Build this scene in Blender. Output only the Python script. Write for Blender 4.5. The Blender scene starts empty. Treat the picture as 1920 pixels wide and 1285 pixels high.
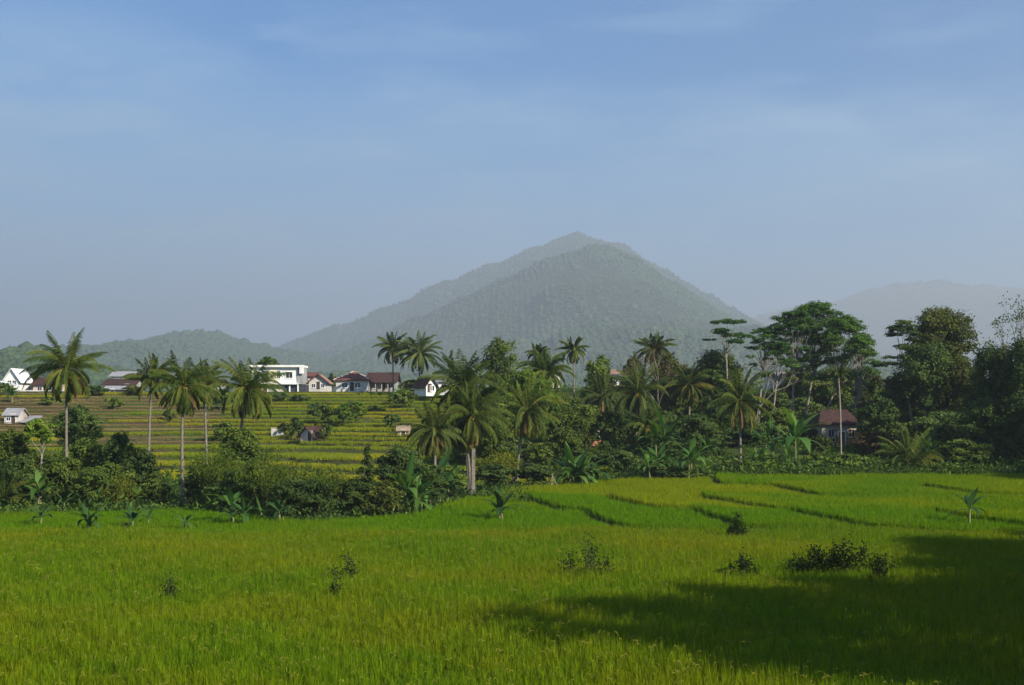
import bpy, math, random
import numpy as np
from mathutils import Vector

SC = bpy.context.scene
COL = SC.collection
PI = math.pi
F, CXP, HOR, CH = 2667.0, 960.0, 760.0, 10.8      # focal length in photo pixels, centre column, horizon row, eye height

def rng_of(s): return np.random.default_rng(s)

# ------------------------------------------------------------------ terrain
XL_X = [-140, -60, -48.6, -32.7, -26.5, -18.6, -15, -8.3, -4.4, 2.4, 8.6, 20, 70, 140]
XL_Y = [138, 137, 135, 142, 133.5, 125, 127, 131, 147, 160, 165, 172, 177, 177]
def yfar(x): return np.interp(x, XL_X, XL_Y)
def row_edges(x, k):
    base = [116.6, 133, 147, 160, 200][k]
    return base + 1.0*np.sin(x/11.0+k*1.7) + 0.35*np.sin(x/3.7+k)
BUND = [  # per row: list of ((x far, y far), (x near, y near))
    [((6.6, 133), (9.6, 117)), ((16.6, 133), (19.6, 117)), ((25.4, 134), (30.4, 117)), ((38.0, 134), (43.0, 117))],
    [((1.2, 147), (5.2, 132)), ((8.4, 148), (13.6, 133)), ((18.2, 149), (24.2, 134))],
    [((29.2, 161), (32.4, 147)), ((45.6, 161), (49.6, 147))],
    [((24.5, 176), (24, 160))],
]
def bund_x(b, Y):
    (x0, y0), (x1, y1) = b
    t = (Y-y0)/(y1-y0)
    return x0+(x1-x0)*t + 0.10*np.sin(Y/2.6+x0)
ROWZ = [0.25, 0.62, 1.0, 1.4]
def cell_of(x, Y):
    """row index (-1: near field) and column index in the stepped paddies"""
    x = np.asarray(x, float); Y = np.asarray(Y, float)
    row = np.full(x.shape, -1)
    for k in range(4): row = np.where(Y > row_edges(x, k), k, row)
    col = np.zeros(x.shape, int)
    for k in range(4):
        for b in BUND[k]:
            col = np.where((row == k) & (x > bund_x(b, Y)), col+1, col)
    return row, col
NS = 18
def terr_s(x, Y):
    w = Y + 5*np.sin(x/23.0+0.6) + 2.6*np.sin(x/9.5+Y/60) + 1.2*np.sin(x/4.1)
    return (w-186)/140.0
def terr_step(x, Y):
    s = np.clip(terr_s(x, Y), 0, 1)
    blk = np.floor((x+6*np.sin(Y/17.0))/31.0)
    h1_ = (np.sin(blk*41.3+2.0)*437.58) % 1.0
    s = np.clip(s+(.030*np.sin(s*21+blk*2.3)+.012*np.sin(s*47+blk))*np.sin(PI*s), 0, 1)
    s = np.where(s < .34, s/.34*3, 3+(s-.34)/.66*15)+(h1_-.5)*.8*np.clip(np.sin(PI*s)*3, 0, 1)
    s = np.clip(s, 0, NS)
    k = np.floor(s); fr = s-k
    return k, fr
def soil(x, Y):
    x = np.asarray(x, float); Y = np.asarray(Y, float)
    # stepped paddies on the right
    row, col = cell_of(x, Y)
    zr = np.clip(Y-row_edges(x, 0), 0, None)*.029
    zr = np.where(row >= 0, zr+.10, 0.0)
    for kk in range(4):
        for b in BUND[kk]:
            d = x-bund_x(b, Y)
            zr = zr+np.where((row == kk) & (d > 0), .42*np.exp(-np.clip(d, 0, None)/7.0), 0)
    fieldR = (Y < yfar(x))
    zr = zr*np.clip((x+30)/26, 0, 1)
    # hillside: terraced on the left, smooth behind the trees on the right
    k, fr = terr_step(x, Y)
    wr = np.where(k < 3, .05, .13)
    ramp = np.clip((fr-(1-wr))/wr, 0, 1)
    zl = np.interp(k+ramp, [0, 3, 18], [0.7, 3.4, 13.9])
    zl = np.where(Y < 186, np.interp(Y, [130, 148, 166, 186], [0, -0.3, -0.5, 0.7]), zl)
    zs = np.interp(Y, [116, 172, 225, 330, 420], [0.0, 1.9, 5.3, 13.9, 14.4])
    w = np.clip((x-6)/12.0, 0, 1)
    zh = zl*(1-w) + zs*w
    zh = np.where(Y > 330, np.interp(Y, [330, 420, 900, 8000], [13.9, 14.6, 16.5, 20]), zh)
    z = np.where(fieldR, zr, zh)
    return z
def s1(x, Y): return float(soil(np.array([x]), np.array([Y]))[0])
def PX(px, Y): return (px-CXP)/F*Y
def PZ(py, Y): return CH-(py-HOR)/F*Y
def solveY(px, py, lo=176, hi=420):
    for Y in np.arange(lo, hi, 0.5):
        if HOR+F*(CH-s1(PX(px, Y), Y))/Y <= py: return float(Y)
    return float(hi)

# ------------------------------------------------------------------ geometry helpers
class Geo:
    def __init__(s): s.v, s.q, s.t, s.qm, s.tm, s.ti, s.n = [], [], [], [], [], [], 0
    def add(s, V, Q=None, T=None, mat=0, tint=0.5):
        V = np.asarray(V, float).reshape(-1, 3)
        s.v.append(V)
        s.ti.append(np.full(len(V), tint) if np.isscalar(tint) else np.asarray(tint, float))
        if Q is not None and len(Q):
            Q = np.asarray(Q, int).reshape(-1, 4)+s.n; s.q.append(Q); s.qm.append(np.full(len(Q), mat))
        if T is not None and len(T):
            T = np.asarray(T, int).reshape(-1, 3)+s.n; s.t.append(T); s.tm.append(np.full(len(T), mat))
        s.n += len(V); return s
    def mesh(s, name, mats, smooth=False):
        me = bpy.data.meshes.new(name)
        V = np.concatenate(s.v)
        Q = np.concatenate(s.q) if s.q else np.zeros((0, 4), int)
        T = np.concatenate(s.t) if s.t else np.zeros((0, 3), int)
        me.vertices.add(len(V)); me.vertices.foreach_set('co', V.astype(np.float32).ravel())
        loops = np.concatenate([Q.ravel(), T.ravel()]).astype(np.int32)
        me.loops.add(len(loops)); me.loops.foreach_set('vertex_index', loops)
        nq, nt = len(Q), len(T)
        me.polygons.add(nq+nt)
        st = np.concatenate([np.arange(nq)*4, nq*4+np.arange(nt)*3]).astype(np.int32)
        me.polygons.foreach_set('loop_start', st)
        mi = np.concatenate([np.concatenate(s.qm) if s.qm else np.zeros(0), np.concatenate(s.tm) if s.tm else np.zeros(0)]).astype(np.int32)
        me.polygons.foreach_set('material_index', mi)
        me.polygons.foreach_set('use_smooth', np.full(nq+nt, smooth))
        a = me.attributes.new('tint', 'FLOAT', 'POINT')
        a.data.foreach_set('value', np.concatenate(s.ti).astype(np.float32))
        me.update(calc_edges=True)
        for m in (mats if isinstance(mats, (list, tuple)) else [mats]): me.materials.append(m)
        return me

def norm(a): return a/np.maximum(np.linalg.norm(a, axis=-1, keepdims=True), 1e-9)
def tube(g, pts, radii, n=6, mat=0, tint=0.5, cap=True):
    pts = np.asarray(pts, float); radii = np.asarray(radii, float); m = len(pts)
    T = norm(np.gradient(pts, axis=0))
    ref = np.array([1.0, 0, 0]) if abs(T[0][0]) < 0.9 else np.array([0, 1.0, 0])
    A = norm(np.cross(T, ref)); B = np.cross(T, A)
    th = np.arange(n)*2*PI/n
    V = pts[:, None]+radii[:, None, None]*(A[:, None]*np.cos(th)[None, :, None]+B[:, None]*np.sin(th)[None, :, None])
    i = np.arange(m-1)[:, None]*n; j = np.arange(n)[None]; j2 = (j+1) % n
    Q = np.stack([i+j, i+j2, i+n+j2, i+n+j], -1).reshape(-1, 4)
    g.add(V.reshape(-1, 3), Q, None, mat, tint)
    return g
def bez(p0, p1, p2, n):
    t = np.linspace(0, 1, n)[:, None]
    return (1-t)**2*np.asarray(p0)+2*t*(1-t)*np.asarray(p1)+t*t*np.asarray(p2)
def leafs(g, P, N, A, L, Wd, tint, mat=0, shape=0.5):
    """rhombic leaf quads"""
    P = np.asarray(P, float); n = len(P)
    if n == 0: return
    A = norm(A); S = norm(np.cross(N, A)); N2 = np.cross(A, S)
    L = np.broadcast_to(np.asarray(L, float), (n,))[:, None]; Wd = np.broadcast_to(np.asarray(Wd, float), (n,))[:, None]
    v0 = P-A*L*.5; v2 = P+A*L*.5-N2*L*.12
    mid = P+A*L*(shape-.5)
    v1 = mid+S*Wd*.5+N2*Wd*.1; v3 = mid-S*Wd*.5+N2*Wd*.1
    V = np.stack([v0, v1, v2, v3], 1).reshape(-1, 3)
    Q = np.arange(n*4).reshape(-1, 4)
    t = np.repeat(np.broadcast_to(np.asarray(tint, float), (n,)), 4)
    g.add(V, Q, None, mat, t)
def box(g, x0, x1, y0, y1, z0, z1, mat=0):
    V = [(x0, y0, z0), (x1, y0, z0), (x1, y1, z0), (x0, y1, z0), (x0, y0, z1), (x1, y0, z1), (x1, y1, z1), (x0, y1, z1)]
    g.add(V, [(0, 3, 2, 1), (4, 5, 6, 7), (0, 1, 5, 4), (1, 2, 6, 5), (2, 3, 7, 6), (3, 0, 4, 7)], None, mat); return g
def ball(g, c, r, mat=0, n=8, tint=0.5, sq=1.0):
    th = np.linspace(0, PI, n//2+1); ph = np.arange(n)*2*PI/n
    V = np.array([[math.sin(a)*math.cos(b)*r, math.sin(a)*math.sin(b)*r, math.cos(a)*r*sq] for a in th for b in ph])+np.asarray(c)
    i = np.arange(n//2)[:, None]*n; j = np.arange(n)[None]; j2 = (j+1) % n
    Q = np.stack([i+j, i+n+j, i+n+j2, i+j2], -1).reshape(-1, 4)
    g.add(V, Q, None, mat, tint)

# ------------------------------------------------------------------ object helpers
def tagit(o, label=None, cat=None, group=None, kind=None):
    if label: o['label'] = label
    if cat: o['category'] = cat
    if group: o['group'] = group
    if kind: o['kind'] = kind
    return o
def thing(name, label, cat, loc, rz=0.0, group=None):
    o = bpy.data.objects.new(name, None); COL.objects.link(o)
    o.empty_display_size = 0.3
    o.location = loc; o.rotation_euler = (0, 0, rz)
    return tagit(o, label, cat, group)
def part(name, g, mats, parent, label=None, smooth=False):
    me = g if isinstance(g, bpy.types.Mesh) else g.mesh(name, mats, smooth)
    o = bpy.data.objects.new(name, me); COL.objects.link(o); o.parent = parent
    if label: o['label'] = label
    return o

# ------------------------------------------------------------------ materials
def newmat(name):
    m = bpy.data.materials.new(name); m.use_nodes = True
    nt = m.node_tree; nt.nodes.clear()
    out = nt.nodes.new('ShaderNodeOutputMaterial')
    return m, nt, out
def N(nt, t, **kw):
    n = nt.nodes.new(t)
    for k, v in kw.items(): setattr(n, k, v)
    return n
def mixc(nt, fac, a, b, blend='MIX'):
    n = N(nt, 'ShaderNodeMix', data_type='RGBA', blend_type=blend)
    for sock, v in ((n.inputs[0], fac), (n.inputs[6], a), (n.inputs[7], b)):
        if isinstance(v, bpy.types.NodeSocket): nt.links.new(v, sock)
        elif isinstance(v, (int, float)): sock.default_value = v
        else: sock.default_value = (*v, 1) if len(v) == 3 else v
    return n.outputs[2]
def math_n(nt, op, a, b=0.0, clamp=False):
    n = N(nt, 'ShaderNodeMath', operation=op, use_clamp=clamp)
    for i, v in enumerate((a, b)):
        if isinstance(v, bpy.types.NodeSocket): nt.links.new(v, n.inputs[i])
        else: n.inputs[i].default_value = v
    return n.outputs[0]
def noise(nt, scale, detail=3, vec=None, rough=.55, out='Fac'):
    n = N(nt, 'ShaderNodeTexNoise'); n.inputs['Scale'].default_value = scale; n.inputs['Detail'].default_value = detail; n.inputs['Roughness'].default_value = rough
    if vec is not None: nt.links.new(vec, n.inputs['Vector'])
    return n.outputs[out]
def ramp01(nt, v, lo, hi):
    n = N(nt, 'ShaderNodeMapRange', clamp=True); nt.links.new(v, n.inputs[0])
    n.inputs[1].default_value = lo; n.inputs[2].default_value = hi
    return n.outputs[0]
def wpos(nt): return N(nt, 'ShaderNodeNewGeometry').outputs['Position']

def leaf_mat(name, c0, c1, trans=0.35, c2=None, rough=.6, spec=.12):
    """leaf: colour from the leaf's own tint, a little different for every plant; lets light through"""
    m, nt, out = newmat(name)
    at = N(nt, 'ShaderNodeAttribute', attribute_name='tint').outputs['Fac']
    if c2 is None: col = mixc(nt, at, c0, c1)
    else:
        r = N(nt, 'ShaderNodeValToRGB'); nt.links.new(at, r.inputs[0])
        r.color_ramp.elements[0].color = (*c0, 1); r.color_ramp.elements[1].color = (*c2, 1)
        r.color_ramp.elements[1].position = 1.0
        e = r.color_ramp.elements.new(.55); e.color = (*c1, 1)
        col = r.outputs[0]
    rnd = N(nt, 'ShaderNodeObjectInfo').outputs['Random']
    v = math_n(nt, 'MULTIPLY_ADD', rnd, .4); nt.nodes[-1].inputs[2].default_value = .8
    hs = N(nt, 'ShaderNodeHueSaturation'); nt.links.new(v, hs.inputs['Value']); nt.links.new(col, hs.inputs['Color'])
    p = N(nt, 'ShaderNodeBsdfPrincipled'); p.inputs['Roughness'].default_value = rough
    p.inputs['Specular IOR Level'].default_value = spec
    nt.links.new(hs.outputs[0], p.inputs['Base Color'])
    t = N(nt, 'ShaderNodeBsdfTranslucent'); 
    tc = mixc(nt, 1.0, hs.outputs[0], (1.15, 1.1, .45), 'MULTIPLY'); nt.links.new(tc, t.inputs['Color'])
    mx = N(nt, 'ShaderNodeMixShader'); mx.inputs[0].default_value = trans
    nt.links.new(p.outputs[0], mx.inputs[1]); nt.links.new(t.outputs[0], mx.inputs[2])
    nt.links.new(mx.outputs[0], out.inputs[0])
    return m
def rough_mat(name, c0, c1, scale=2.0, rough=.85, bump=.0, vec='Object', stain=None, detail=5, spec=.2):
    m, nt, out = newmat(name)
    tc = N(nt, 'ShaderNodeTexCoord').outputs[vec]
    n = noise(nt, scale, detail, tc)
    f = ramp01(nt, n, .3, .7)
    col = mixc(nt, f, c0, c1)
    if stain:
        n2 = noise(nt, scale*.23, 6, tc, .65)
        col = mixc(nt, ramp01(nt, n2, .5, .72), col, stain)
    p = N(nt, 'ShaderNodeBsdfPrincipled'); p.inputs['Roughness'].default_value = rough; p.inputs['Specular IOR Level'].default_value = spec
    nt.links.new(col, p.inputs['Base Color'])
    if bump:
        b = N(nt, 'ShaderNodeBump'); b.inputs['Strength'].default_value = bump; b.inputs['Distance'].default_value = .05
        nt.links.new(n, b.inputs['Height']); nt.links.new(b.outputs[0], p.inputs['Normal'])
    nt.links.new(p.outputs[0], out.inputs[0]); return m
def tile_mat(name, c0, c1):
    m, nt, out = newmat(name)
    tc = N(nt, 'ShaderNodeTexCoord').outputs['Object']
    w = N(nt, 'ShaderNodeTexWave', bands_direction='X'); w.inputs['Scale'].default_value = 1.1; w.inputs['Distortion'].default_value = .6
    nt.links.new(tc, w.inputs['Vector'])
    w2 = N(nt, 'ShaderNodeTexWave', bands_direction='Z', wave_profile='SAW'); w2.inputs['Scale'].default_value = 1.3
    nt.links.new(tc, w2.inputs['Vector'])
    n = noise(nt, 1.2, 6, tc, .7)
    col = mixc(nt, ramp01(nt, n, .3, .75), c0, c1)
    col = mixc(nt, ramp01(nt, noise(nt, .35, 4, tc), .52, .75), col, tuple(x*.45 for x in c0))
    p = N(nt, 'ShaderNodeBsdfPrincipled'); p.inputs['Roughness'].default_value = .85; p.inputs['Specular IOR Level'].default_value = .2
    nt.links.new(col, p.inputs['Base Color'])
    h = math_n(nt, 'ADD', w.outputs['Fac'], w2.outputs['Fac'])
    b = N(nt, 'ShaderNodeBump'); b.inputs['Strength'].default_value = .6; b.inputs['Distance'].default_value = .06
    nt.links.new(h, b.inputs['Height']); nt.links.new(b.outputs[0], p.inputs['Normal'])
    nt.links.new(p.outputs[0], out.inputs[0]); return m
def glass_mat(name):
    m, nt, out = newmat(name)
    p = N(nt, 'ShaderNodeBsdfPrincipled'); p.inputs['Base Color'].default_value = (.015, .02, .025, 1); p.inputs['Roughness'].default_value = .12
    nt.links.new(p.outputs[0], out.inputs[0]); return m

M = {}
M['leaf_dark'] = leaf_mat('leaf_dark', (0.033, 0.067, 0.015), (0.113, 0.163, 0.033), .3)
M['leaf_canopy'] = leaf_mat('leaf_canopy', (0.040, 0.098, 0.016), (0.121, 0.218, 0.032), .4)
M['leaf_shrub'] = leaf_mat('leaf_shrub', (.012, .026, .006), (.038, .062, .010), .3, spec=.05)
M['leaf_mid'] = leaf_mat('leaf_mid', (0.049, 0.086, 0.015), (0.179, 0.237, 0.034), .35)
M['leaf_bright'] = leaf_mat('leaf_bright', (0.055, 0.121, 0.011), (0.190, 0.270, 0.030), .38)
M['leaf_olive'] = leaf_mat('leaf_olive', (.044, .062, .012), (.135, .155, .026), .33)
M['leaf_brown'] = leaf_mat('leaf_brown', (.060, .040, .020), (.125, .085, .040), .3)
M['leaf_albizia'] = leaf_mat('leaf_albizia', (0.029, 0.079, 0.018), (0.090, 0.190, 0.029), .38)
M['palm'] = leaf_mat('palm', (.026, .050, .009), (.090, .130, .018), .34, (.26, .22, .035))
M['palm_dark'] = leaf_mat('palm_dark', (0.025, 0.047, 0.011), (0.091, 0.124, 0.022), .3, (.20, .17, .035))
M['palm_dry'] = leaf_mat('palm_dry', (.12, .075, .03), (.22, .13, .045), .25)
M['bamboo'] = leaf_mat('bamboo', (0.045, 0.082, 0.008), (0.168, 0.224, 0.020), .4)
M['bamboo_yellow'] = leaf_mat('bamboo_yellow', (0.091, 0.124, 0.010), (0.195, 0.208, 0.016), .4)
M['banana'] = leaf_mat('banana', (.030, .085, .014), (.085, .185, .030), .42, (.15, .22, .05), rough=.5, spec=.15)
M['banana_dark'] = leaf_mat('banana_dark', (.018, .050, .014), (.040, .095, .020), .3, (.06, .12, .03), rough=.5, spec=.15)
M['weed'] = leaf_mat('weed', (0.045, 0.090, 0.012), (0.112, 0.188, 0.021), .35)
M['weed_dark'] = leaf_mat('weed_dark', (0.026, 0.056, 0.014), (0.071, 0.120, 0.026), .3)
M['forest'] = leaf_mat('forest', (.030, .058, .018), (.058, .095, .024), .1)
M['bark_pale'] = rough_mat('bark_pale', (.15, .13, .10), (.28, .25, .20), 3.0, .9, .4)
M['bark_palm'] = rough_mat('bark_palm', (.10, .088, .068), (.22, .195, .155), 3.5, .9, .5)
M['bark_dark'] = rough_mat('bark_dark', (.045, .036, .026), (.11, .09, .065), 3.0, .95, .4)
M['banana_stem'] = rough_mat('banana_stem', (.10, .13, .04), (.24, .22, .09), 5.0, .6)
M['culm'] = rough_mat('culm', (.09, .10, .03), (.20, .18, .07), 4.0, .5)
M['coconut'] = rough_mat('coconut', (.20, .12, .02), (.32, .20, .03), 4.0, .5)
M['plaster_white'] = rough_mat('plaster_white', (.66, .65, .62), (.80, .79, .76), 1.5, .9, .1, stain=(.46, .44, .40))
M['plaster_stained'] = rough_mat('plaster_stained', (.42, .39, .35), (.58, .55, .50), 1.1, .9, .1, stain=(.26, .22, .18))
M['plaster_pink'] = rough_mat('plaster_pink', (.50, .36, .31), (.62, .47, .41), 1.3, .9, .1, stain=(.34, .25, .22))
M['plaster_yellow'] = rough_mat('plaster_yellow', (.66, .60, .36), (.74, .68, .44), 1.3, .9)
M['plaster_grey'] = rough_mat('plaster_grey', (.24, .24, .24), (.34, .34, .33), 1.3, .9, stain=(.16, .16, .16))
M['plaster_tan'] = rough_mat('plaster_tan', (.26, .215, .165), (.38, .32, .26), 1.1, .9, .1, stain=(.15, .12, .09))
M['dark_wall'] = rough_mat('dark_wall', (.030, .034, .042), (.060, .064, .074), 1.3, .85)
M['brick_bare'] = rough_mat('brick_bare', (.34, .15, .09), (.46, .22, .13), 2.2, .95, .2, stain=(.25, .14, .10))
M['tile_red'] = tile_mat('tile_red', (.105, .040, .032), (.19, .078, .060))
M['tile_brown'] = tile_mat('tile_brown', (.036, .019, .016), (.078, .038, .030))
M['tile_pale'] = tile_mat('tile_pale', (.22, .13, .10), (.33, .21, .16))
M['ridge_pale'] = rough_mat('ridge_pale', (.42, .30, .24), (.55, .42, .34), 2, .9)
M['sheet_grey'] = rough_mat('sheet_grey', (.22, .21, .22), (.36, .35, .36), 1.2, .6, stain=(.15, .12, .10))
M['sheet_white'] = rough_mat('sheet_white', (.66, .67, .68), (.80, .80, .80), 1.0, .5)
M['wood_dark'] = rough_mat('wood_dark', (.035, .026, .018), (.085, .060, .040), 3, .9)
M['wood_pale'] = rough_mat('wood_pale', (.26, .20, .13), (.42, .34, .24), 3, .9)
M['thatch'] = rough_mat('thatch', (.20, .15, .10), (.36, .28, .19), 5, .95, .5)
M['glass'] = glass_mat('glass')
M['frame_white'] = rough_mat('frame_white', (.70, .70, .68), (.80, .80, .78), 3, .6)
M['post_white'] = rough_mat('post_white', (.72, .72, .70), (.82, .82, .80), 3, .7)

def rice_mat(name, g0, g1, y0, y1, lo, hi, scale=.05, seed=0.0):
    m, nt, out = newmat(name)
    pos = wpos(nt)
    mp = N(nt, 'ShaderNodeMapping'); mp.inputs['Location'].default_value = (seed, seed*1.7, 0); mp.inputs['Scale'].default_value = (1, 1, .0); nt.links.new(pos, mp.inputs[0])
    n = noise(nt, scale, 4, mp.outputs[0], .6)
    n2 = noise(nt, .55, 3, mp.outputs[0], .6)
    at = N(nt, 'ShaderNodeAttribute', attribute_name='tint').outputs['Fac']
    cg = mixc(nt, at, g0, g1); cy = mixc(nt, at, y0, y1)
    f = math_n(nt, 'ADD', n, math_n(nt, 'MULTIPLY', math_n(nt, 'SUBTRACT', n2, .5), .35))
    col = mixc(nt, ramp01(nt, f, lo, hi), cg, cy)
    p = N(nt, 'ShaderNodeBsdfPrincipled'); p.inputs['Roughness'].default_value = .65; p.inputs['Specular IOR Level'].default_value = .06
    nt.links.new(col, p.inputs['Base Color'])
    t = N(nt, 'ShaderNodeBsdfTranslucent'); nt.links.new(mixc(nt, 1.0, col, (1.25, 1.15, .4), 'MULTIPLY'), t.inputs['Color'])
    mx = N(nt, 'ShaderNodeMixShader'); mx.inputs[0].default_value = .42
    nt.links.new(p.outputs[0], mx.inputs[1]); nt.links.new(t.outputs[0], mx.inputs[2]); nt.links.new(mx.outputs[0], out.inputs[0])
    return m
G0, G1 = (.068, .156, .001), (.158, .300, .003)
Y0, Y1 = (.135, .200, .002), (.260, .320, .004)
M['rice_near'] = rice_mat('rice_near', (.063, .134, .001), (.160, .268, .003), (.120, .156, .002), (.260, .288, .004), .40, .66, .055)
M['rice_green'] = rice_mat('rice_green', G0, G1, (.095, .140, .003), (.19, .26, .005), .5, .8, .06, 20)
M['rice_mixed'] = rice_mat('rice_mixed', G0, G1, Y0, Y1, .38, .62, .07, 50)
M['rice_yellow'] = rice_mat('rice_yellow', (.12, .180, .002), (.24, .30, .005), Y0, (.31, .33, .005), .36, .62, .07, 90)
M['panicle'] = leaf_mat('panicle', (.14, .17, .010), (.26, .25, .03), .3)
M['stubble'] = rice_mat('stubble', (.20, .135, .06), (.33, .24, .11), (.25, .20, .08), (.38, .32, .13), .4, .6, .08, 10)

def ground_mat():
    m, nt, out = newmat('ground_soil_and_grass')
    pos = wpos(nt)
    n1 = noise(nt, .08, 5, pos); n2 = noise(nt, 1.3, 6, pos, .65)
    grass = mixc(nt, n2, (.020, .040, .006), (.060, .085, .012))
    mud = mixc(nt, n2, (.030, .022, .012), (.085, .062, .032))
    col = mixc(nt, ramp01(nt, math_n(nt, 'ADD', n1, math_n(nt, 'MULTIPLY', n2, .4)), .62, .86), grass, mud)
    p = N(nt, 'ShaderNodeBsdfPrincipled'); p.inputs['Roughness'].default_value = .95; p.inputs['Specular IOR Level'].default_value = .1
    nt.links.new(col, p.inputs['Base Color'])
    b = N(nt, 'ShaderNodeBump'); b.inputs['Strength'].default_value = .7; b.inputs['Distance'].default_value = .2
    nt.links.new(n2, b.inputs['Height']); nt.links.new(b.outputs[0], p.inputs['Normal'])
    nt.links.new(p.outputs[0], out.inputs[0]); return m
def hill_mat():
    m, nt, out = newmat('hill_woodland')
    pos = wpos(nt)
    n1 = noise(nt, .006, 5, pos); n2 = noise(nt, .05, 5, pos, .65)
    col = mixc(nt, n2, (.020, .034, .010), (.055, .070, .018))
    col = mixc(nt, ramp01(nt, n1, .45, .7), col, (.075, .082, .024))
    p = N(nt, 'ShaderNodeBsdfPrincipled'); p.inputs['Roughness'].default_value = .95; p.inputs['Specular IOR Level'].default_value = .05
    nt.links.new(col, p.inputs['Base Color']); nt.links.new(p.outputs[0], out.inputs[0]); return m
M['ground'] = ground_mat(); M['hill'] = hill_mat()

# ------------------------------------------------------------------ ground sheet
def axis(lo, hi, step, far):
    a = list(np.arange(lo, hi+1e-6, step))
    d = step; x = hi
    while x < far: d *= 1.35; x = min(x+d, far); a.append(x)
    d = step; x = lo
    while x > -far: d *= 1.35; x = max(x-d, -far); a.insert(0, x)
    return np.array(a)
gx = axis(-140, 130, .7, 18500); gy = axis(20, 345, .5, 18500)
GX, GY = np.meshgrid(gx, gy)
GZ = soil(GX.ravel(), np.maximum(GY.ravel(), 20))
bump = .06*np.sin(GX*1.9+GY*.7)*np.sin(GY*1.3-GX*.4)
V = np.stack([GX.ravel(), GY.ravel(), GZ+bump.ravel()], 1)
nx, ny = len(gx), len(gy)
ii = np.arange(ny-1)[:, None]*nx; jj = np.arange(nx-1)[None]
Q = np.stack([ii+jj, ii+jj+1, ii+nx+jj+1, ii+nx+jj], -1).reshape(-1, 4)
g = Geo(); g.add(V, Q)
o = bpy.data.objects.new('ground', g.mesh('ground', M['ground'], True)); COL.objects.link(o)
tagit(o, 'sheet of muddy and grassy ground under the paddies and village', 'ground', kind='structure')

# ------------------------------------------------------------------ scattering (only for what nobody could count)
def proto_collection(name, meshes):
    c = bpy.data.collections.new(name)
    for i, me in enumerate(meshes):
        ob = bpy.data.objects.new(name+'_patch', me); c.objects.link(ob)
    return c
def scatter(name, pts, sc, coll, label, cat, quarter=False, mat=None):
    me = bpy.data.meshes.new(name); pts = np.asarray(pts, np.float32)
    me.vertices.add(len(pts)); me.vertices.foreach_set('co', pts.ravel())
    a = me.attributes.new('sc', 'FLOAT', 'POINT'); a.data.foreach_set('value', np.asarray(sc, np.float32))
    ob = bpy.data.objects.new(name, me); COL.objects.link(ob)
    ng = bpy.data.node_groups.new(name+'_scatter', 'GeometryNodeTree')
    ng.interface.new_socket('Geometry', in_out='INPUT', socket_type='NodeSocketGeometry')
    ng.interface.new_socket('Geometry', in_out='OUTPUT', socket_type='NodeSocketGeometry')
    nd, lk = ng.nodes, ng.links
    gi = nd.new('NodeGroupInput'); go = nd.new('NodeGroupOutput')
    ci = nd.new('GeometryNodeCollectionInfo'); ci.inputs['Collection'].default_value = coll
    ci.inputs['Separate Children'].default_value = True; ci.inputs['Reset Children'].default_value = True
    iop = nd.new('GeometryNodeInstanceOnPoints'); iop.inputs['Pick Instance'].default_value = True
    rv = nd.new('FunctionNodeRandomValue'); cx = nd.new('ShaderNodeCombineXYZ')
    if quarter:
        rv.data_type = 'INT'; rv.inputs[4].default_value = 0; rv.inputs[5].default_value = 3
        mm = nd.new('ShaderNodeMath'); mm.operation = 'MULTIPLY'; mm.inputs[1].default_value = PI/2
        lk.new(rv.outputs[2], mm.inputs[0]); lk.new(mm.outputs[0], cx.inputs[2])
    else:
        rv.data_type = 'FLOAT'; rv.inputs[2].default_value = 0; rv.inputs[3].default_value = 2*PI
        lk.new(rv.outputs[1], cx.inputs[2])
    na = nd.new('GeometryNodeInputNamedAttribute'); na.data_type = 'FLOAT'; na.inputs['Name'].default_value = 'sc'
    lk.new(gi.outputs[0], iop.inputs['Points']); lk.new(ci.outputs[0], iop.inputs['Instance'])
    lk.new(cx.outputs[0], iop.inputs['Rotation'])
    sx = nd.new('ShaderNodeCombineXYZ')
    if quarter:
        sx.inputs[0].default_value = 1; sx.inputs[1].default_value = 1; lk.new(na.outputs[0], sx.inputs[2])
    else:
        for k in range(3): lk.new(na.outputs[0], sx.inputs[k])
    lk.new(sx.outputs[0], iop.inputs['Scale'])
    last = iop.outputs[0]
    if mat:
        sm = nd.new('GeometryNodeSetMaterial'); sm.inputs['Material'].default_value = mat
        lk.new(last, sm.inputs[0]); last = sm.outputs[0]
    lk.new(last, go.inputs[0])
    mod = ob.modifiers.new('scatter', 'NODES'); mod.node_group = ng
    return tagit(ob, label, cat, kind='stuff')

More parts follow.
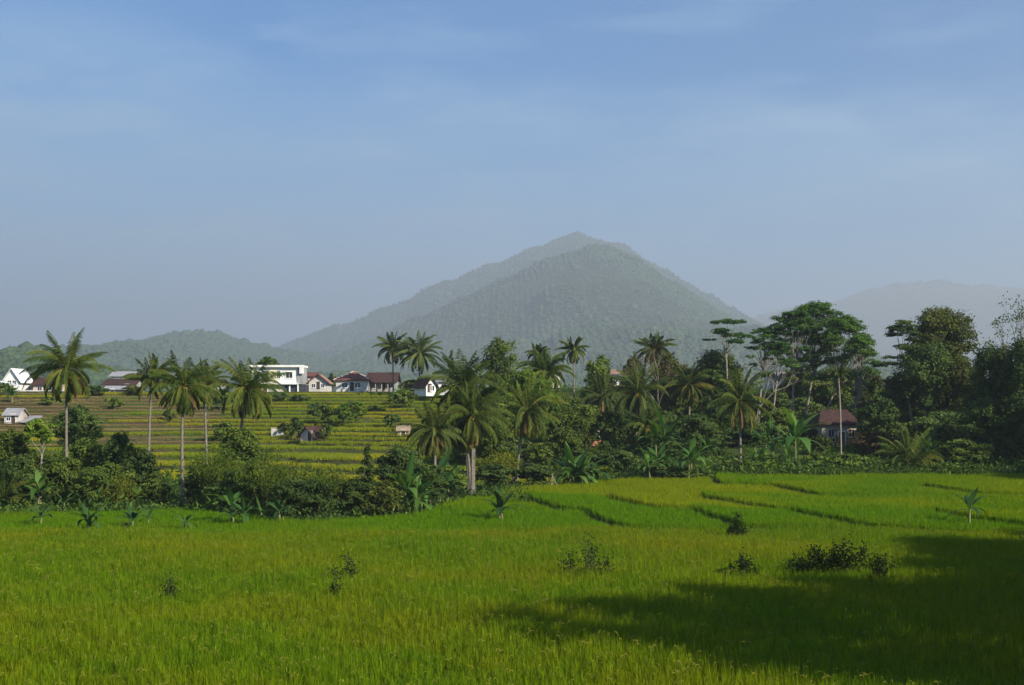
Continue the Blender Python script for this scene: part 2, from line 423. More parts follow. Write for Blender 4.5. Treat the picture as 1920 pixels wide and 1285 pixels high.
def rice_patch(seed, size, ntuft, nblade, wid, h, panicle, mat_leaf, segs=3):
    r = rng_of(seed); g = Geo()
    k = int(round(math.sqrt(ntuft)))
    c = (np.stack(np.meshgrid(np.arange(k), np.arange(k)), -1).reshape(-1, 2)+.5)/k*size-size/2
    c = c+r.normal(0, size/k*.26, c.shape)
    n = len(c)*nblade
    C = np.repeat(c, nblade, 0)+r.normal(0, .045, (n, 2))
    az = r.uniform(0, 2*PI, n); H = h*r.uniform(.62, 1.08, n)*np.repeat(r.uniform(.86, 1.1, len(c)), nblade)
    lean = r.gamma(2.0, .11, n)
    D = np.stack([np.cos(az), np.sin(az)], 1); S = np.stack([-np.sin(az), np.cos(az)], 1)
    ts = np.linspace(0, 1, segs+1); rows = []
    for t in ts:
        hor = lean*H*(t**2)*1.2; z = H*(t-.22*lean*t**3*2)
        w = wid*(1-t**2.2)+.002
        cxy = C+D*hor[:, None]
        rows.append(np.concatenate([cxy-S*w*.5, z[:, None]], 1)); rows.append(np.concatenate([cxy+S*w*.5, z[:, None]], 1))
    Vv = np.stack(rows, 1); m = Vv.shape[1]
    base = np.arange(n)[:, None]*m
    Qs = np.concatenate([base+np.array([[2*i, 2*i+1, 2*i+3, 2*i+2]]) for i in range(segs)], 0)
    tint = np.repeat(np.clip(r.normal(.5, .22, n)+np.repeat(r.normal(0, .22, len(c)), nblade), 0, 1), m)
    g.add(Vv.reshape(-1, 3), Qs, None, 0, tint)
    if panicle:
        for i in range(panicle):
            x, y = r.uniform(-size/2, size/2, 2); a = r.uniform(0, 2*PI); L = r.uniform(.16, .26)
            z0 = h*r.uniform(.86, 1.02); d = np.array([math.cos(a), math.sin(a), 0])
            p = bez((x, y, z0-.12), np.array([x, y, z0+.10])+d*.05, np.array([x, y, z0-.02])+d*L, 5)
            tube(g, p, [.004, .012, .017, .016, .006], 4, 1, r.uniform(0, 1))
    return g.mesh('rice_patch', [mat_leaf, M['panicle']])
near_coll = proto_collection('rice_hills_near', [rice_patch(10+i, 1.0, 12, 16, .029, 1.02, (3, 1, 2, 4, 1, 2, 0)[i], M['rice_near']) for i in range(7)])
def far_coll(nm, mat, h=.78): return proto_collection(nm, [rice_patch(40+i, .5, 4, 12, .034, h, 0, mat, 2) for i in range(9)])
coll_green, coll_mixed, coll_yellow = far_coll('rice_green', M['rice_green']), far_coll('rice_mixed', M['rice_mixed']), far_coll('rice_yellow', M['rice_yellow'])
r = rng_of(5)
# near field
P = []
for Y in np.arange(36, 117, 1.0):
    hw = .36*Y+10
    P += [(x, Y) for x in np.arange(-hw, hw+4, 1.0)]
P = np.array(P); P[:, 0] += r.uniform(-.1, .1, len(P)); P[:, 1] += r.uniform(-.1, .1, len(P))
P = P[P[:, 1] < row_edges(P[:, 0], 0)-.9]
def hnoise(x, y): return 1+.10*np.sin(x/3.1+y/4.7)+.06*np.sin(x/1.3-y/2.1+1)+.05*np.sin(x/7.7+2)*np.sin(y/5.3)
scatter('rice_crop', np.stack([P[:, 0], P[:, 1], soil(P[:, 0], P[:, 1])], 1), hnoise(P[:, 0], P[:, 1])*r.uniform(.94, 1.07, len(P)), near_coll,
        'tall green rice filling the nearest paddy field', 'rice crop', True)
# stepped paddies beyond
P = []
for Y in np.arange(116, 178, .48):
    P += [(x, Y) for x in np.arange(-75, 80, .48)]
P = np.array(P); P += r.uniform(-.07, .07, P.shape)
x, Y = P[:, 0], P[:, 1]
row, col = cell_of(x, Y)
ok = (Y < yfar(x)-.6) & (row >= 0)
left = (x < -3) & (row <= 0)
for k in range(4):
    d = np.abs(Y-row_edges(x, k)); ok &= ~((d < (.30 if k == 0 else .12)) & ~(left & (k > 0)))
for k in range(4):
    for b in BUND[k]:
        dx = x-bund_x(b, Y); tb = (Y-b[0][1])/(b[1][1]-b[0][1]); ok &= ~((row == k) & (dx > -.92) & (dx < .02) & ~left & (tb > .16) & (tb < .88))
P, row, col, left = P[ok], row[ok], col[ok], left[ok]
cls = np.zeros(len(P), int)                       # 0 green 1 mixed 2 yellow
table = {(0, 0): 0, (0, 1): 0, (0, 2): 0, (0, 3): 0, (0, 4): 1, (1, 0): 1, (1, 1): 0, (1, 2): 2, (1, 3): 1, (2, 0): 2, (2, 1): 1, (2, 2): 1, (3, 0): 2, (3, 1): 1}
for (a, b), c in table.items(): cls[(row == a) & (col == b)] = c
cls[left | (P[:, 0] < -9)] = 0
Z = soil(P[:, 0], P[:, 1])
for c, cl, lb in ((0, coll_green, 'fresh green rice in the stepped paddies behind the near field'), (1, coll_mixed, 'yellow-green rice in the stepped paddies on the right'),
                  (2, coll_yellow, 'ripening yellow rice in the stepped paddies at mid distance')):
    s = cls == c
    scatter('rice_crop', np.stack([P[s, 0], P[s, 1], Z[s]], 1), hnoise(P[s, 0], P[s, 1])*r.uniform(.93, 1.07, s.sum()), cl, lb, 'rice crop', True)
# hillside terraces
P = []
for Y in np.arange(184, 327, 1.1):
    P += [(x, Y) for x in np.arange(-135, 14, 1.1)]
P = np.array(P); P += r.uniform(-.25, .25, P.shape)
x, Y = P[:, 0], P[:, 1]
k, fr = terr_step(x, Y)
pc = np.floor((x+7*k)/(15+5*np.sin(k*2.1))).astype(int)
hsh = (np.sin(pc*12.9898+k*78.233)*43758.5453) % 1.0
hb_ = (np.sin(np.floor((x+6*np.sin(Y/17.0))/31.0)*17.7+k*5.31)*9173.3) % 1.0
ok = ((fr < np.where(k < 3, .93, np.where(hb_ < .40, .96, .88))) & (fr > np.where(k < 3, .015, .04))) & (terr_s(x, Y) > 0) & (terr_s(x, Y) < 1.0)
ok &= ~(np.abs((x+7*k) % (15+5*np.sin(k*2.1))) < .5)
leftish = x < PX(420, Y)
cls = np.where(hsh < .45, 0, np.where(hsh < .80, 1, 2))
cls = np.where(leftish & (k > 6) & (hsh < .78), 3, cls)
cls = np.where(leftish & (k > 3) & (k <= 6) & (hsh < .5), 3, cls)
cls = np.where(k < 3, np.where(hsh < .45, 1, 2), cls)
coarse = {}
def coarse_coll(nm, mat, h): return proto_collection(nm, [rice_patch(70+i, 1.25, 16, 9, .05, h, 0, mat, 2) for i in range(4)])
M['terr_green'] = rice_mat('terr_green', (.135, .20, .010), (.25, .32, .018), (.20, .225, .014), (.33, .35, .022), .35, .65, .05, 33)
M['terr_yellow'] = rice_mat('terr_yellow', (.21, .235, .012), (.36, .37, .020), (.28, .265, .016), (.44, .39, .028), .35, .65, .05, 77)
CC = [coarse_coll('terrace_green', M['terr_green'], .62), coarse_coll('terrace_mixed', M['terr_green'], .55), coarse_coll('terrace_yellow', M['terr_yellow'], .55), coarse_coll('terrace_stubble', M['stubble'], .28)]
for c, lb, nm, ct in ((0, 'green rice on the narrow hillside terraces', 'rice_crop', 'rice crop'), (1, 'half-ripe rice on the narrow hillside terraces', 'rice_crop', 'rice crop'),
              (2, 'golden ripe rice on the lower hillside terraces', 'rice_crop', 'rice crop'), (3, 'brown cut stubble on the hillside terraces at left', 'rice_stubble', 'stubble')):
    s = ok & (cls == c)
    scatter(nm, np.stack([x[s], Y[s], soil(x[s], Y[s])], 1), r.uniform(.85, 1.15, s.sum()), CC[c], lb, ct, True)

# ------------------------------------------------------------------ plants
def crown_leaves(g, r, clumps, L, cover=2.2, droop=.25, tint0=0.0):
    """leaf clumps: each ellipsoid is itself a shell of small leaf clusters"""
    for (c, rad) in clumps:
        c = np.asarray(c, float); rad = np.asarray(rad, float)
        area = 4*PI*((rad[0]*rad[1])**1.6/3+(rad[0]*rad[2])**1.6/3+(rad[1]*rad[2])**1.6/3)**(1/1.6)
        n = int(cover*area/(L*L*.3)*.55)+12
        ns = max(6, int(n/26))
        d = norm(r.normal(0, 1, (ns, 3))); d[:, 2] = np.where(d[:, 2] < -.45, -d[:, 2]*.5, d[:, 2]); d = norm(d)
        sub = c+d*rad*r.uniform(.55, 1.0, (ns, 1))
        which = r.integers(0, ns, n)
        P = sub[which]+r.normal(0, 1, (n, 3))*rad*np.array([.20, .20, .15])
        out = norm((P-c)/np.maximum(rad, .01)**1.0)
        Nn = norm(out*.7+np.array([0, 0, .55])+r.normal(0, .45, (n, 3)))
        A = norm(np.cross(Nn, r.normal(0, 1, (n, 3)))+np.array([0, 0, -droop])+out*.4)
        ct = r.uniform(.1, .75); st = r.uniform(-.2, .2, ns)[which]
        tint = np.clip(ct+st+r.normal(0, .15, n)+tint0, 0, 1)
        leafs(g, P, Nn, A, L*r.uniform(.7, 1.25, n), L*.6*r.uniform(.7, 1.2, n), tint)

def limb(g, r, p0, p1, r0, r1, sag=.15, n=6, seg=5, mat=0):
    p0, p1 = np.asarray(p0, float), np.asarray(p1, float)
    mid = (p0+p1)/2+r.normal(0, sag, 3)*np.linalg.norm(p1-p0)*.35+np.array([0, 0, np.linalg.norm(p1-p0)*.06])
    tube(g, bez(p0, mid, p1, seg), np.linspace(r0, r1, seg), n, mat)

def tree_root(name, label, cat, px, Y, group):
    x = PX(px, Y); z = s1(x, Y)
    return thing(name, label, cat, (x, Y, z-.06), 0, group), x, z

def broadleaf(px, top, wpx, Y, label, mat='leaf_mid', seed=0, bottom=None, style='round', bark='bark_dark', group=None, name='broadleaf_tree', cat='tree', Lf=None, cover=2.2, nclump=None):
    r = rng_of(seed*7+int(px)+int(Y*3))
    root, x, z = tree_root(name, label, cat, px, Y, group)
    H = PZ(top, Y)-z; w = wpx/F*Y
    hb = (PZ(bottom, Y)-z) if bottom else H*.12
    hb = max(.05*H, hb)
    L = Lf or max(.28, Y*.0021)
    rx, rz, zc = w/2, (H-hb)/2, (H+hb)/2
    cl = []
    if style == 'conical':
        for i in range(nclump or 12):
            t = i/(12-1); a = i*2.4; rr = rx*(1-t*.85)*.62
            cl.append(((math.cos(a)*rr*.7, math.sin(a)*rr*.7, hb+(H-hb)*(.1+.86*t)), (rx*(.55-.4*t), rx*(.55-.4*t), (H-hb)*.12)))
    else:
        n = nclump or (13 if style == 'round' else 9)
        for i in range(n):
            zz = 1-2*(i+.5)/n; a = i*2.39996+seed; rr = math.sqrt(max(0, 1-zz*zz))
            k = r.uniform(.55, .78); s = r.uniform(.30, .46)
            cl.append(((math.cos(a)*rr*rx*k, math.sin(a)*rr*rx*k, zc+zz*rz*.70), (rx*s, rx*s, max(rz*s*.85, .25))))
        cl.append(((r.normal(0, .1)*rx, 0, H-rz*.32), (rx*.36, rx*.36, rz*.32)))
        cl.append(((0, 0, zc), (rx*.5, rx*.5, rz*.6)))
    g = Geo(); crown_leaves(g, r, cl, L, cover)
    part('crown', g, M[mat], root)
    t = Geo(); R0 = max(.07, min(.32, H*.016)); top_z = zc if style != 'conical' else H*.9
    lean = r.normal(0, .03, 2)*H
    tube(t, bez((0, 0, -.3), (lean[0]*.3, lean[1]*.3, top_z*.5), (lean[0], lean[1], top_z), 7), np.linspace(R0*1.15, R0*.45, 7), 8)
    if style != 'conical':
        for (c, rad) in cl[::2]:
            b = np.array([lean[0], lean[1], 0])*.8+np.array([0, 0, max(hb*.9, c[2]*.55)])
            limb(t, r, b, c, R0*.4, R0*.1)
    part('trunk', t, M[bark], root, smooth=True)
    return root

def albizia(px, top, wpx, Y, label, seed=0, bottom=None, npad=9, group=None, mat='leaf_albizia', base_px=None, bark='bark_pale', thick=1.0, flat=.30, sz=1.0, cov=1.8):
    r = rng_of(seed*11+int(px)*3)
    bx = base_px or px
    root, x, z = tree_root('canopy_tree', label, 'tree', bx, Y, group)
    off = PX(px, Y)-x
    H = PZ(top, Y)-z; w = wpx/F*Y; hb = PZ(bottom, Y)-z if bottom else H*.55
    L = max(.28, Y*.0019)
    t = Geo(); g = Geo(); R0 = .20*thick
    fork = hb*1.0+(H-hb)*.12
    trunk = bez((0, 0, -.3), (off*.25, 0, fork*.5), (off*.8, 0, fork), 8)
    tube(t, trunk, np.linspace(R0*1.2, R0*.6, 8), 8)
    cl = []
    for i in range(npad):
        a = i*2.39996+seed; q = (i+.6)/npad; rr = w/2*math.sqrt(q)*.84
        zz = hb+(H-hb)*(.97-.85*q**1.1*r.uniform(.35, 1.25))
        s = w*r.uniform(.13, .24)*sz
        c = np.array([off+math.cos(a)*rr, math.sin(a)*rr*.9, zz]); cl.append((c, (s, s, s*flat)))
        limb(t, r, trunk[-1]*np.array([1, 1, r.uniform(.85, 1.0)]), c-np.array([0, 0, s*.25]), R0*.42, R0*.1, .12, 5, 6)
    crown_leaves(g, r, cl, L*.85, cov, .1)
    part('crown', g, M[mat], root); part('trunk', t, M[bark], root, smooth=True)
    return root

def bare_tree(px, top, wpx, Y, label, seed=0, leafy=.25, mat='leaf_brown', bark='bark_pale', group=None):
    r = rng_of(seed*13+int(px))
    root, x, z = tree_root('bare_tree', label, 'tree', px, Y, group)
    H = PZ(top, Y)-z; w = wpx/F*Y
    t = Geo(); tips = []
    def br(p, d, L, rad, dep):
        q = p+d*L; mid = (p+q)/2+r.normal(0, .06, 3)*L
        tube(t, bez(p, mid, q, 4), np.linspace(rad, rad*.6, 4), 5 if dep < 2 else 3)
        if dep >= 4: tips.append(q); return
        for _ in range(3 if dep < 3 else 2):
            nd = norm(d+r.normal(0, .42, 3)*np.array([w/H*1.6+.3, w/H*1.6+.3, .35])+np.array([0, 0, .16]))
            br(q, nd, L*r.uniform(.58, .78), rad*.58, dep+1)
        tips.append(q)
    br(np.array([0, 0, -.2]), np.array([0, 0, 1.0]), H*.40, .15, 0)
    part('trunk', t, M[bark], root)
    tips = np.array(tips)
    k = int(len(tips)*22*leafy)+10; P = tips[r.integers(0, len(tips), k)]+r.normal(0, .35, (k, 3))
    g = Geo(); leafs(g, P, norm(r.normal(0, 1, (k, 3))), r.normal(0, 1, (k, 3)), .3, .18, r.uniform(0, 1, k))
    part('crown', g, M[mat], root)
    return root

def frond(g, r, p, az, el, L, bend, tint, wl=.95, mat=0, nl=42, lw=.12, curl=0.0):
    m = 9; s = np.linspace(0, 1, m); e = el-bend*s**1.5
    dirs = np.stack([np.cos(e)*np.cos(az+curl*s), np.cos(e)*np.sin(az+curl*s), np.sin(e)], 1)
    pts = p+np.concatenate([[np.zeros(3)], np.cumsum((dirs[1:]+dirs[:-1])/2*L/(m-1), 0)])
    tube(g, pts, np.linspace(.065, .014, m), 4, mat, min(1, tint+.35))
    u = np.linspace(.14, .995, nl)
    C = np.stack([np.interp(u, s, pts[:, k]) for k in range(3)], 1); D = norm(np.stack([np.interp(u, s, dirs[:, k]) for k in range(3)], 1))
    S = norm(np.cross(D, np.array([0, 0, 1.0])+r.normal(0, .02, 3)))
    ln = wl*(.50+.60*np.sin(PI*np.clip(u*.85+.10, 0, 1)))*np.where(u > .80, 1-(u-.80)*2.6, 1)
    hang = r.uniform(.5, 1.2)
    for sg in (-1, 1):
        q = len(u); dr = hang*r.uniform(.7, 1.3, q)[:, None]
        A = norm(S*sg*.62+D*.62+np.array([0, 0, -1.0])*dr)
        ll = ln*r.uniform(.85, 1.12, q)
        leafs(g, C+A*ll[:, None]*.48, norm(np.cross(A, D)+r.normal(0, .12, (q, 3))), A, ll, lw, np.clip(tint+r.normal(0, .07, q), 0, 1), mat, .35)
def coconut(px, cy, rpx, Y, label, seed=0, base_px=None, mat='palm', nf=24, yellow=.0, upright=.0, group='coconut palms', dry=3, nuts=True, short=False, base_py=None):
    r = rng_of(seed*17+int(px)*5+int(Y))
    bx = base_px if base_px is not None else px
    root, x, z = tree_root('coconut_palm', label, 'palm', bx, Y, group)
    off = PX(px, Y)-x; H = PZ(cy, Y)-z; R = rpx/F*Y
    if not short:
        t = Geo(); n = 12; sw = r.normal(0, .25)
        tr = bez((0, 0, -.3), (off*.15+sw, r.normal(0, .3), H*.55), (off, 0, H), n)
        rad = np.linspace(.20, .115, n); rad[0] = .30; rad[1] = .23
        tube(t, tr, rad, 8); part('trunk', t, M['bark_palm'], root, smooth=True)
    c = np.array([off, 0, H]); g = Geo(); dg = Geo()
    nf = int(nf*1.6)
    for i in range(nf):
        q = (i+.5)/nf; az = i*2.39996+seed+r.normal(0, .12)
        el = math.radians(86-136*q**.9+r.normal(0, 8)+upright*28)
        if short: el = math.radians(86-70*q+r.normal(0, 5))
        bend = math.radians(34+54*min(1, q*2)+r.normal(0, 17))*(1-.3*upright)
        sz_ = 1; L = R*1.27*r.uniform(.88, 1.08)*(.84+.25*math.sin(PI*min(1, q*1.2)))
        tint = np.clip(r.uniform(.05, .55)+.20*q**2.5+yellow*r.uniform(-.3, 1.1)*q, 0, 1)
        frond(g, r, c+np.array([math.cos(az)*.12, math.sin(az)*.12, r.uniform(-.1, .15)]), az, el, L, bend, tint, wl=min(.92, R*.22+.08), lw=max(.075, Y*.00052)*r.uniform(.85, 1.2), curl=r.normal(0, .15))
    part('crown', g, M[mat], root)
    if dry and not short:
        for i in range(dry):
            frond(dg, r, c-np.array([0, 0, .25]), r.uniform(0, 2*PI), math.radians(r.uniform(-62, -30)), R*r.uniform(.75, .95), math.radians(30), .5+.3*r.random(), wl=.7, nl=18, lw=.12)
        part('dry_fronds', dg, M['palm_dry'], root)
    if nuts and not short:
        ng = Geo()
        for i in range(10):
            a = i*2*PI/5; ball(ng, c+np.array([math.cos(a)*.25, math.sin(a)*.25, -.35-.22*(i//5)+r.uniform(-.04, .04)]), .165, 0, 8, sq=1.2)
        part('coconut_bunch', ng, M['coconut'], root, smooth=True)
    return root

def thin_palm(px, cy, rpx, Y, label, base_px=None, seed=0):
    r = rng_of(seed+int(px)); bx = base_px or px
    root, x, z = tree_root('areca_palm', label, 'palm', bx, Y, None)
    off = PX(px, Y)-x; H = PZ(cy, Y)-z; R = rpx/F*Y
    t = Geo(); tr = bez((0, 0, -.3), (0, 0, H*.6), (off, 0, H), 9); tube(t, tr, np.linspace(.13, .09, 9), 8)
    part('trunk', t, M['bark_pale'], root, smooth=True)
    g = Geo(); c = np.array([off, 0, H])
    for i in range(11):
        q = i/11; frond(g, r, c, i*2.4, math.radians(80-75*q), R*1.25, math.radians(60+40*q), .1+.5*q*r.random(), wl=.6, nl=16, lw=.12)
    part('crown', g, M['palm_dark'], root)
    s = Geo(); tube(s, [(off, 0, H-1.1), (off, 0, H-.5), (off, 0, H)], [.09, .15, .10], 8); part('crownshaft', s, M['culm'], root, smooth=True)
    return root

def banana(px, base_py, hpx, Y, label, seed=0, nleaf=7, mat='banana', group='banana plants', cl=1, spread=.5):
    r = rng_of(seed*3+int(px)*7)
    root, x, z = tree_root('banana_plant', label, 'banana plant', px, Y, group)
    H = hpx/F*Y
    for c in range(cl):
        t = Geo(); g = Geo()
        o = np.array([r.normal(0, spread), r.normal(0, spread), 0]) if c else np.zeros(3)
        h = H*(1 if c == 0 else r.uniform(.55, .95)); sh = h*.52
        top = o+np.array([r.normal(0, .08), r.normal(0, .08), sh])
        tube(t, bez(o-np.array([0, 0, .2]), (o+top)/2, top, 5), [.13, .12, .105, .09, .06], 8)
        for i in range(nleaf+3):
            az = i*2.39996+seed+c+r.normal(0, .3); q = i/(nleaf+2)
            el = math.radians(70-48*q+r.normal(0, 10)); bend = math.radians(38+62*q+r.normal(0, 18)); L = h*.80*r.uniform(.75, 1.1)
            wd = L*.20; m = 9; s = np.linspace(0, 1, m); e = el-bend*s**1.4
            d = np.stack([np.cos(e)*math.cos(az), np.cos(e)*math.sin(az), np.sin(e)], 1)
            p = top-np.array([0, 0, .1])+np.concatenate([[np.zeros(3)], np.cumsum((d[1:]+d[:-1])/2*L/(m-1), 0)])
            S = np.array([-math.sin(az), math.cos(az), 0]); Nn = np.cross(d, S); Nn = np.where(Nn[:, 2:3] < 0, -Nn, Nn)
            wf = wd*np.clip(np.sin(PI*np.clip((s-.16)/.84, 0, 1)**.75), .04, 1)*.5
            sag = r.uniform(.1, .5)
            lft = p-S*wf[:, None]+Nn*(wf*(.35-sag))[:, None]; rgt = p+S*wf[:, None]+Nn*(wf*(.35-sag))[:, None]
            Vv = np.stack([lft, p, rgt], 1).reshape(-1, 3); k = np.arange(m-1)[:, None]*3
            Qs = np.concatenate([k+np.array([[0, 1, 4, 3]]), k+np.array([[1, 2, 5, 4]])])
            tn = np.clip(r.uniform(.05, .75)+(.15 if q < .2 else 0), 0, 1)
            g.add(Vv, Qs, None, 0, tn)
            tube(g, p, np.linspace(.028, .008, m), 4, 0, min(1, tn+.4))
        part('stem', t, M['banana_stem'], root, smooth=True); part('foliage', g, M[mat], root)
    return root

def bamboo(px, top, wpx, Y, label, seed=0, mat='bamboo', n=26, group='bamboo clumps', lean=0.0):
    r = rng_of(seed*19+int(px))
    root, x, z = tree_root('bamboo_clump', label, 'bamboo', px, Y, group)
    H = PZ(top, Y)-z; w = wpx/F*Y; t = Geo(); g = Geo(); L = max(.34, Y*.0026)
    for i in range(n):
        a = i*2.39996; rr = math.sqrt((i+.5)/n); h = H*r.uniform(.72, 1.02)*(1-.30*rr)
        b = np.array([math.cos(a)*rr*w*.13, math.sin(a)*rr*w*.13, -.2])
        reach = w*.5*rr*r.uniform(.75, 1.1)
        tip = np.array([math.cos(a)*reach+lean*h, math.sin(a)*reach, h*.93])
        p = bez(b, np.array([b[0]*1.6, b[1]*1.6, h*.95]), tip, 9)
        tube(t, p, np.linspace(.05, .012, 9), 4)
        k = int(150*(h/8.0)*(1 if L < .45 else .8))+40
        u = r.beta(2.0, 1.2, k)*.9+.1; C = np.stack([np.interp(u, np.linspace(0, 1, 9), p[:, q]) for q in range(3)], 1)
        C = C+r.normal(0, 1, (k, 3))*np.array([.55, .55, .4])*(.4+u[:, None]*.5)
        A = norm(r.normal(0, .6, (k, 3))+np.array([math.cos(a)*.5, math.sin(a)*.5, -.75]))
        leafs(g, C, norm(r.normal(0, 1, (k, 3))+np.array([0, 0, .8])), A, L*r.uniform(.7, 1.3, k), L*.30, np.clip(r.uniform(.1, .8)+r.normal(0, .15, k), 0, 1))
    part('culms', t, M['culm'], root); part('foliage', g, M[mat], root)
    return root

def shrub(px, top, wpx, Y, label, mat='leaf_dark', seed=0, sparse=1.0, group=None, Lf=None, depth=1.0, name='shrub'):
    r = rng_of(seed*23+int(px)+int(top))
    root, x, z = tree_root(name, label, 'shrub', px, Y, group)
    H = PZ(top, Y)-z; w = wpx/F*Y; L = Lf or max(.16, Y*.0021)
    t = Geo(); g = Geo(); n = max(7, int(10*w/2.2)); P, O, Tn = [], [], []
    for i in range(n):
        u = r.uniform(-1, 1); v = r.uniform(-1, 1)*depth
        hh = H*(1-.55*abs(u)**1.4)*r.uniform(.6, 1.0) if i else H
        tip = np.array([u*w*.48, v*w*.3, hh]) if i else np.array([r.normal(0, .05)*w, 0, H])
        b = np.array([u*w*.22, v*w*.15, -.1])
        p = bez(b, (b+tip)/2+r.normal(0, .1, 3)*w*.4, tip, 6); tube(t, p, np.linspace(.03, .008, 6), 4)
        k = int(120*sparse*max(.5, w/n*3))
        q = r.beta(2, 1.1, k); C = np.stack([np.interp(q, np.linspace(0, 1, 6), p[:, j]) for j in range(3)], 1)+r.normal(0, .17*max(.6, H/2.2), (k, 3))
        P.append(C); O.append(norm(r.normal(0, 1, (k, 3))+np.array([0, 0, .5]))); Tn.append(np.clip(r.uniform(.1, .7)+r.normal(0, .18, k), 0, 1))
    P = np.concatenate(P); P[:, 2] = np.maximum(P[:, 2], .05)
    leafs(g, P, np.concatenate(O), r.normal(0, 1, P.shape)+np.array([0, 0, -.3]), L*r.uniform(.7, 1.3, len(P)), L*.55, np.concatenate(Tn))
    part('stems', t, M['bark_dark'], root); part('foliage', g, M[mat], root)
    return root
HAZE_D, SUN_E, SKY_S, EXPO = 0.000165, 5.0, 0.055, 1.0
VEIL = (23.5, 6.3, 6.4); SKY_TINT = (0.125, 0.82, 1.25)
# ------------------------------------------------------------------ palms
coconut(125, 690, 66, 150, 'tall coconut palm at far left with drooping orange-brown lower fronds', 1, mat='palm', nf=27, yellow=.25, dry=5)
coconut(284, 712, 44, 170, 'narrow coconut palm with steep upright fronds, left of the palm at the bush gap', 2, nf=20, upright=.9, base_px=277, dry=1)
coconut(345, 722, 60, 146, 'coconut palm with long pale trunk rising from the gap between left bushes', 3, nf=26)
coconut(384, 716, 40, 185, 'dusky coconut palm half hidden right behind the gap palm', 4, mat='palm_dark', nf=20, base_px=390)
coconut(464, 728, 62, 152, 'coconut palm with yellow hanging fronds, trunk leaning right above the bamboo', 5, nf=27, yellow=.35, base_px=438)
coconut(738, 652, 32, 325, 'coconut palm beside the red-roofed village house, left one of the pair', 6, mat='palm_dark', nf=22, dry=1)
coconut(786, 662, 40, 318, 'bushy coconut palm right of its twin behind the gabled white house', 7, mat='palm_dark', nf=26, dry=3, yellow=.2)
coconut(868, 722, 62, 167, 'tallest coconut palm of the tight four-trunk cluster, bright yellow-green spears on top', 8, nf=26, upright=.3, yellow=.15, base_px=880)
coconut(885, 780, 66, 164, 'coconut palm of the four-trunk cluster with arching yellow fronds at right', 9, nf=26, yellow=.25, base_px=884)
coconut(866, 785, 56, 166, 'small-crowned coconut palm on the left side of the four-trunk cluster', 10, nf=20, base_px=882, mat='palm_dark')
coconut(893, 748, 50, 169, 'coconut palm at the back of the four-trunk cluster leaning right', 11, nf=20, base_px=888, mat='palm')
coconut(812, 805, 54, 160, 'low coconut palm with a dry yellow frond bunch, left of the four-trunk cluster', 12, nf=22, mat='palm_dark', yellow=.2, dry=5)
coconut(988, 770, 58, 186, 'coconut palm with tan drooping fronds, right of the four-trunk cluster', 13, nf=25, yellow=.45, base_px=968, dry=5)
coconut(1024, 695, 46, 222, 'broad coconut palm below and left of the lone slim palm', 14, nf=22, mat='palm', dry=2)
coconut(1008, 664, 22, 262, 'small far coconut palm head poking above the mid trees', 15, nf=18, mat='palm_dark', dry=0, nuts=False)
coconut(1074, 656, 27, 262, 'lone slim coconut palm with bare trunk standing against the mountain', 16, nf=20, mat='palm_dark', dry=2)
coconut(1226, 655, 34, 252, 'dark coconut palm topping the brownish tree clump at centre right', 17, nf=22, mat='palm_dark', dry=1)
coconut(1195, 735, 56, 205, 'dark spreading coconut palm in front of the brownish tree clump', 18, nf=24, mat='palm_dark', yellow=.15, dry=2)
coconut(1292, 722, 44, 218, 'coconut palm with rusty yellow fronds left of the flat-topped lone tree', 19, nf=20, yellow=.6, dry=5)
coconut(1386, 752, 58, 186, 'coconut palm with short pale curved trunk below the flat-topped lone tree', 20, nf=24, upright=.25, yellow=.15, base_px=1388, dry=4)
coconut(1212, 800, 40, 196, 'short coconut palm with yellow-green drooping fronds in the shade at centre right', 21, nf=18, mat='palm', yellow=.3, dry=0)
coconut(1704, 868, 62, 180, 'young trunkless coconut palm by the paddy edge at right', 22, nf=15, short=True, yellow=.25, dry=0, nuts=False)
coconut(8, 935, 62, 143, 'young trunkless coconut palm at the left picture edge', 23, nf=13, short=True, yellow=.3, dry=0, nuts=False)
coconut(1130, 742, 42, 230, 'dim coconut palm between the lone slim palm and the brownish clump', 24, nf=18, mat='palm_dark', dry=1)
thin_palm(1572, 702, 24, 186, 'very thin bare-trunked palm with a small dark head before the red-roofed house', base_px=1577)

# ------------------------------------------------------------------ left bushes and trees
LB = 'trees and bushes along the left paddy edge'
def B(*a, **k): k.setdefault('group', LB); return broadleaf(*a, **k)
B(16, 800, 100, 150, 'dark broadleaf tree at the left edge under the grey hut', 'leaf_mid', 1, 930)
B(74, 782, 66, 148, 'slender pale-trunked tree with a small bright crown near the grey hut', 'leaf_bright', 2, 838, nclump=8, bark='bark_pale')
B(148, 758, 100, 182, 'dusky round tree behind the far-left tall palm', 'leaf_dark', 3, 850)
B(40, 850, 90, 146, 'dark leafy bush below the slender pale-trunked tree', 'leaf_dark', 31, 955)
B(110, 850, 110, 150, 'bright green bush at the foot of the far-left tall palm', 'leaf_mid', 4, 955)
B(165, 820, 110, 156, 'mid green tree right of the far-left tall palm trunk', 'leaf_mid', 5, 945)
B(222, 808, 86, 152, 'round-topped dark tree under the hillside stubble', 'leaf_dark', 6, 940)
B(262, 838, 92, 150, 'dark tree closing the left bush row at the golden gap', 'leaf_dark', 7, 948)
B(200, 868, 120, 147, 'low mid green bush with yellowish sprays in the left bush row', 'leaf_mid', 8, 958)
B(292, 890, 60, 148, 'small bush beside the golden gap, left side', 'leaf_mid', 9, 958)
bamboo(222, 880, 90, 145.5, 'light feathery bamboo spray in front of the left bush row', 91, 'bamboo_yellow', 12)
B(372, 868, 62, 148, 'small dark bush right behind the gap palm trunk', 'leaf_dark', 10, 958)
bamboo(408, 812, 130, 143, 'large feathery bamboo clump right of the golden gap', 11)
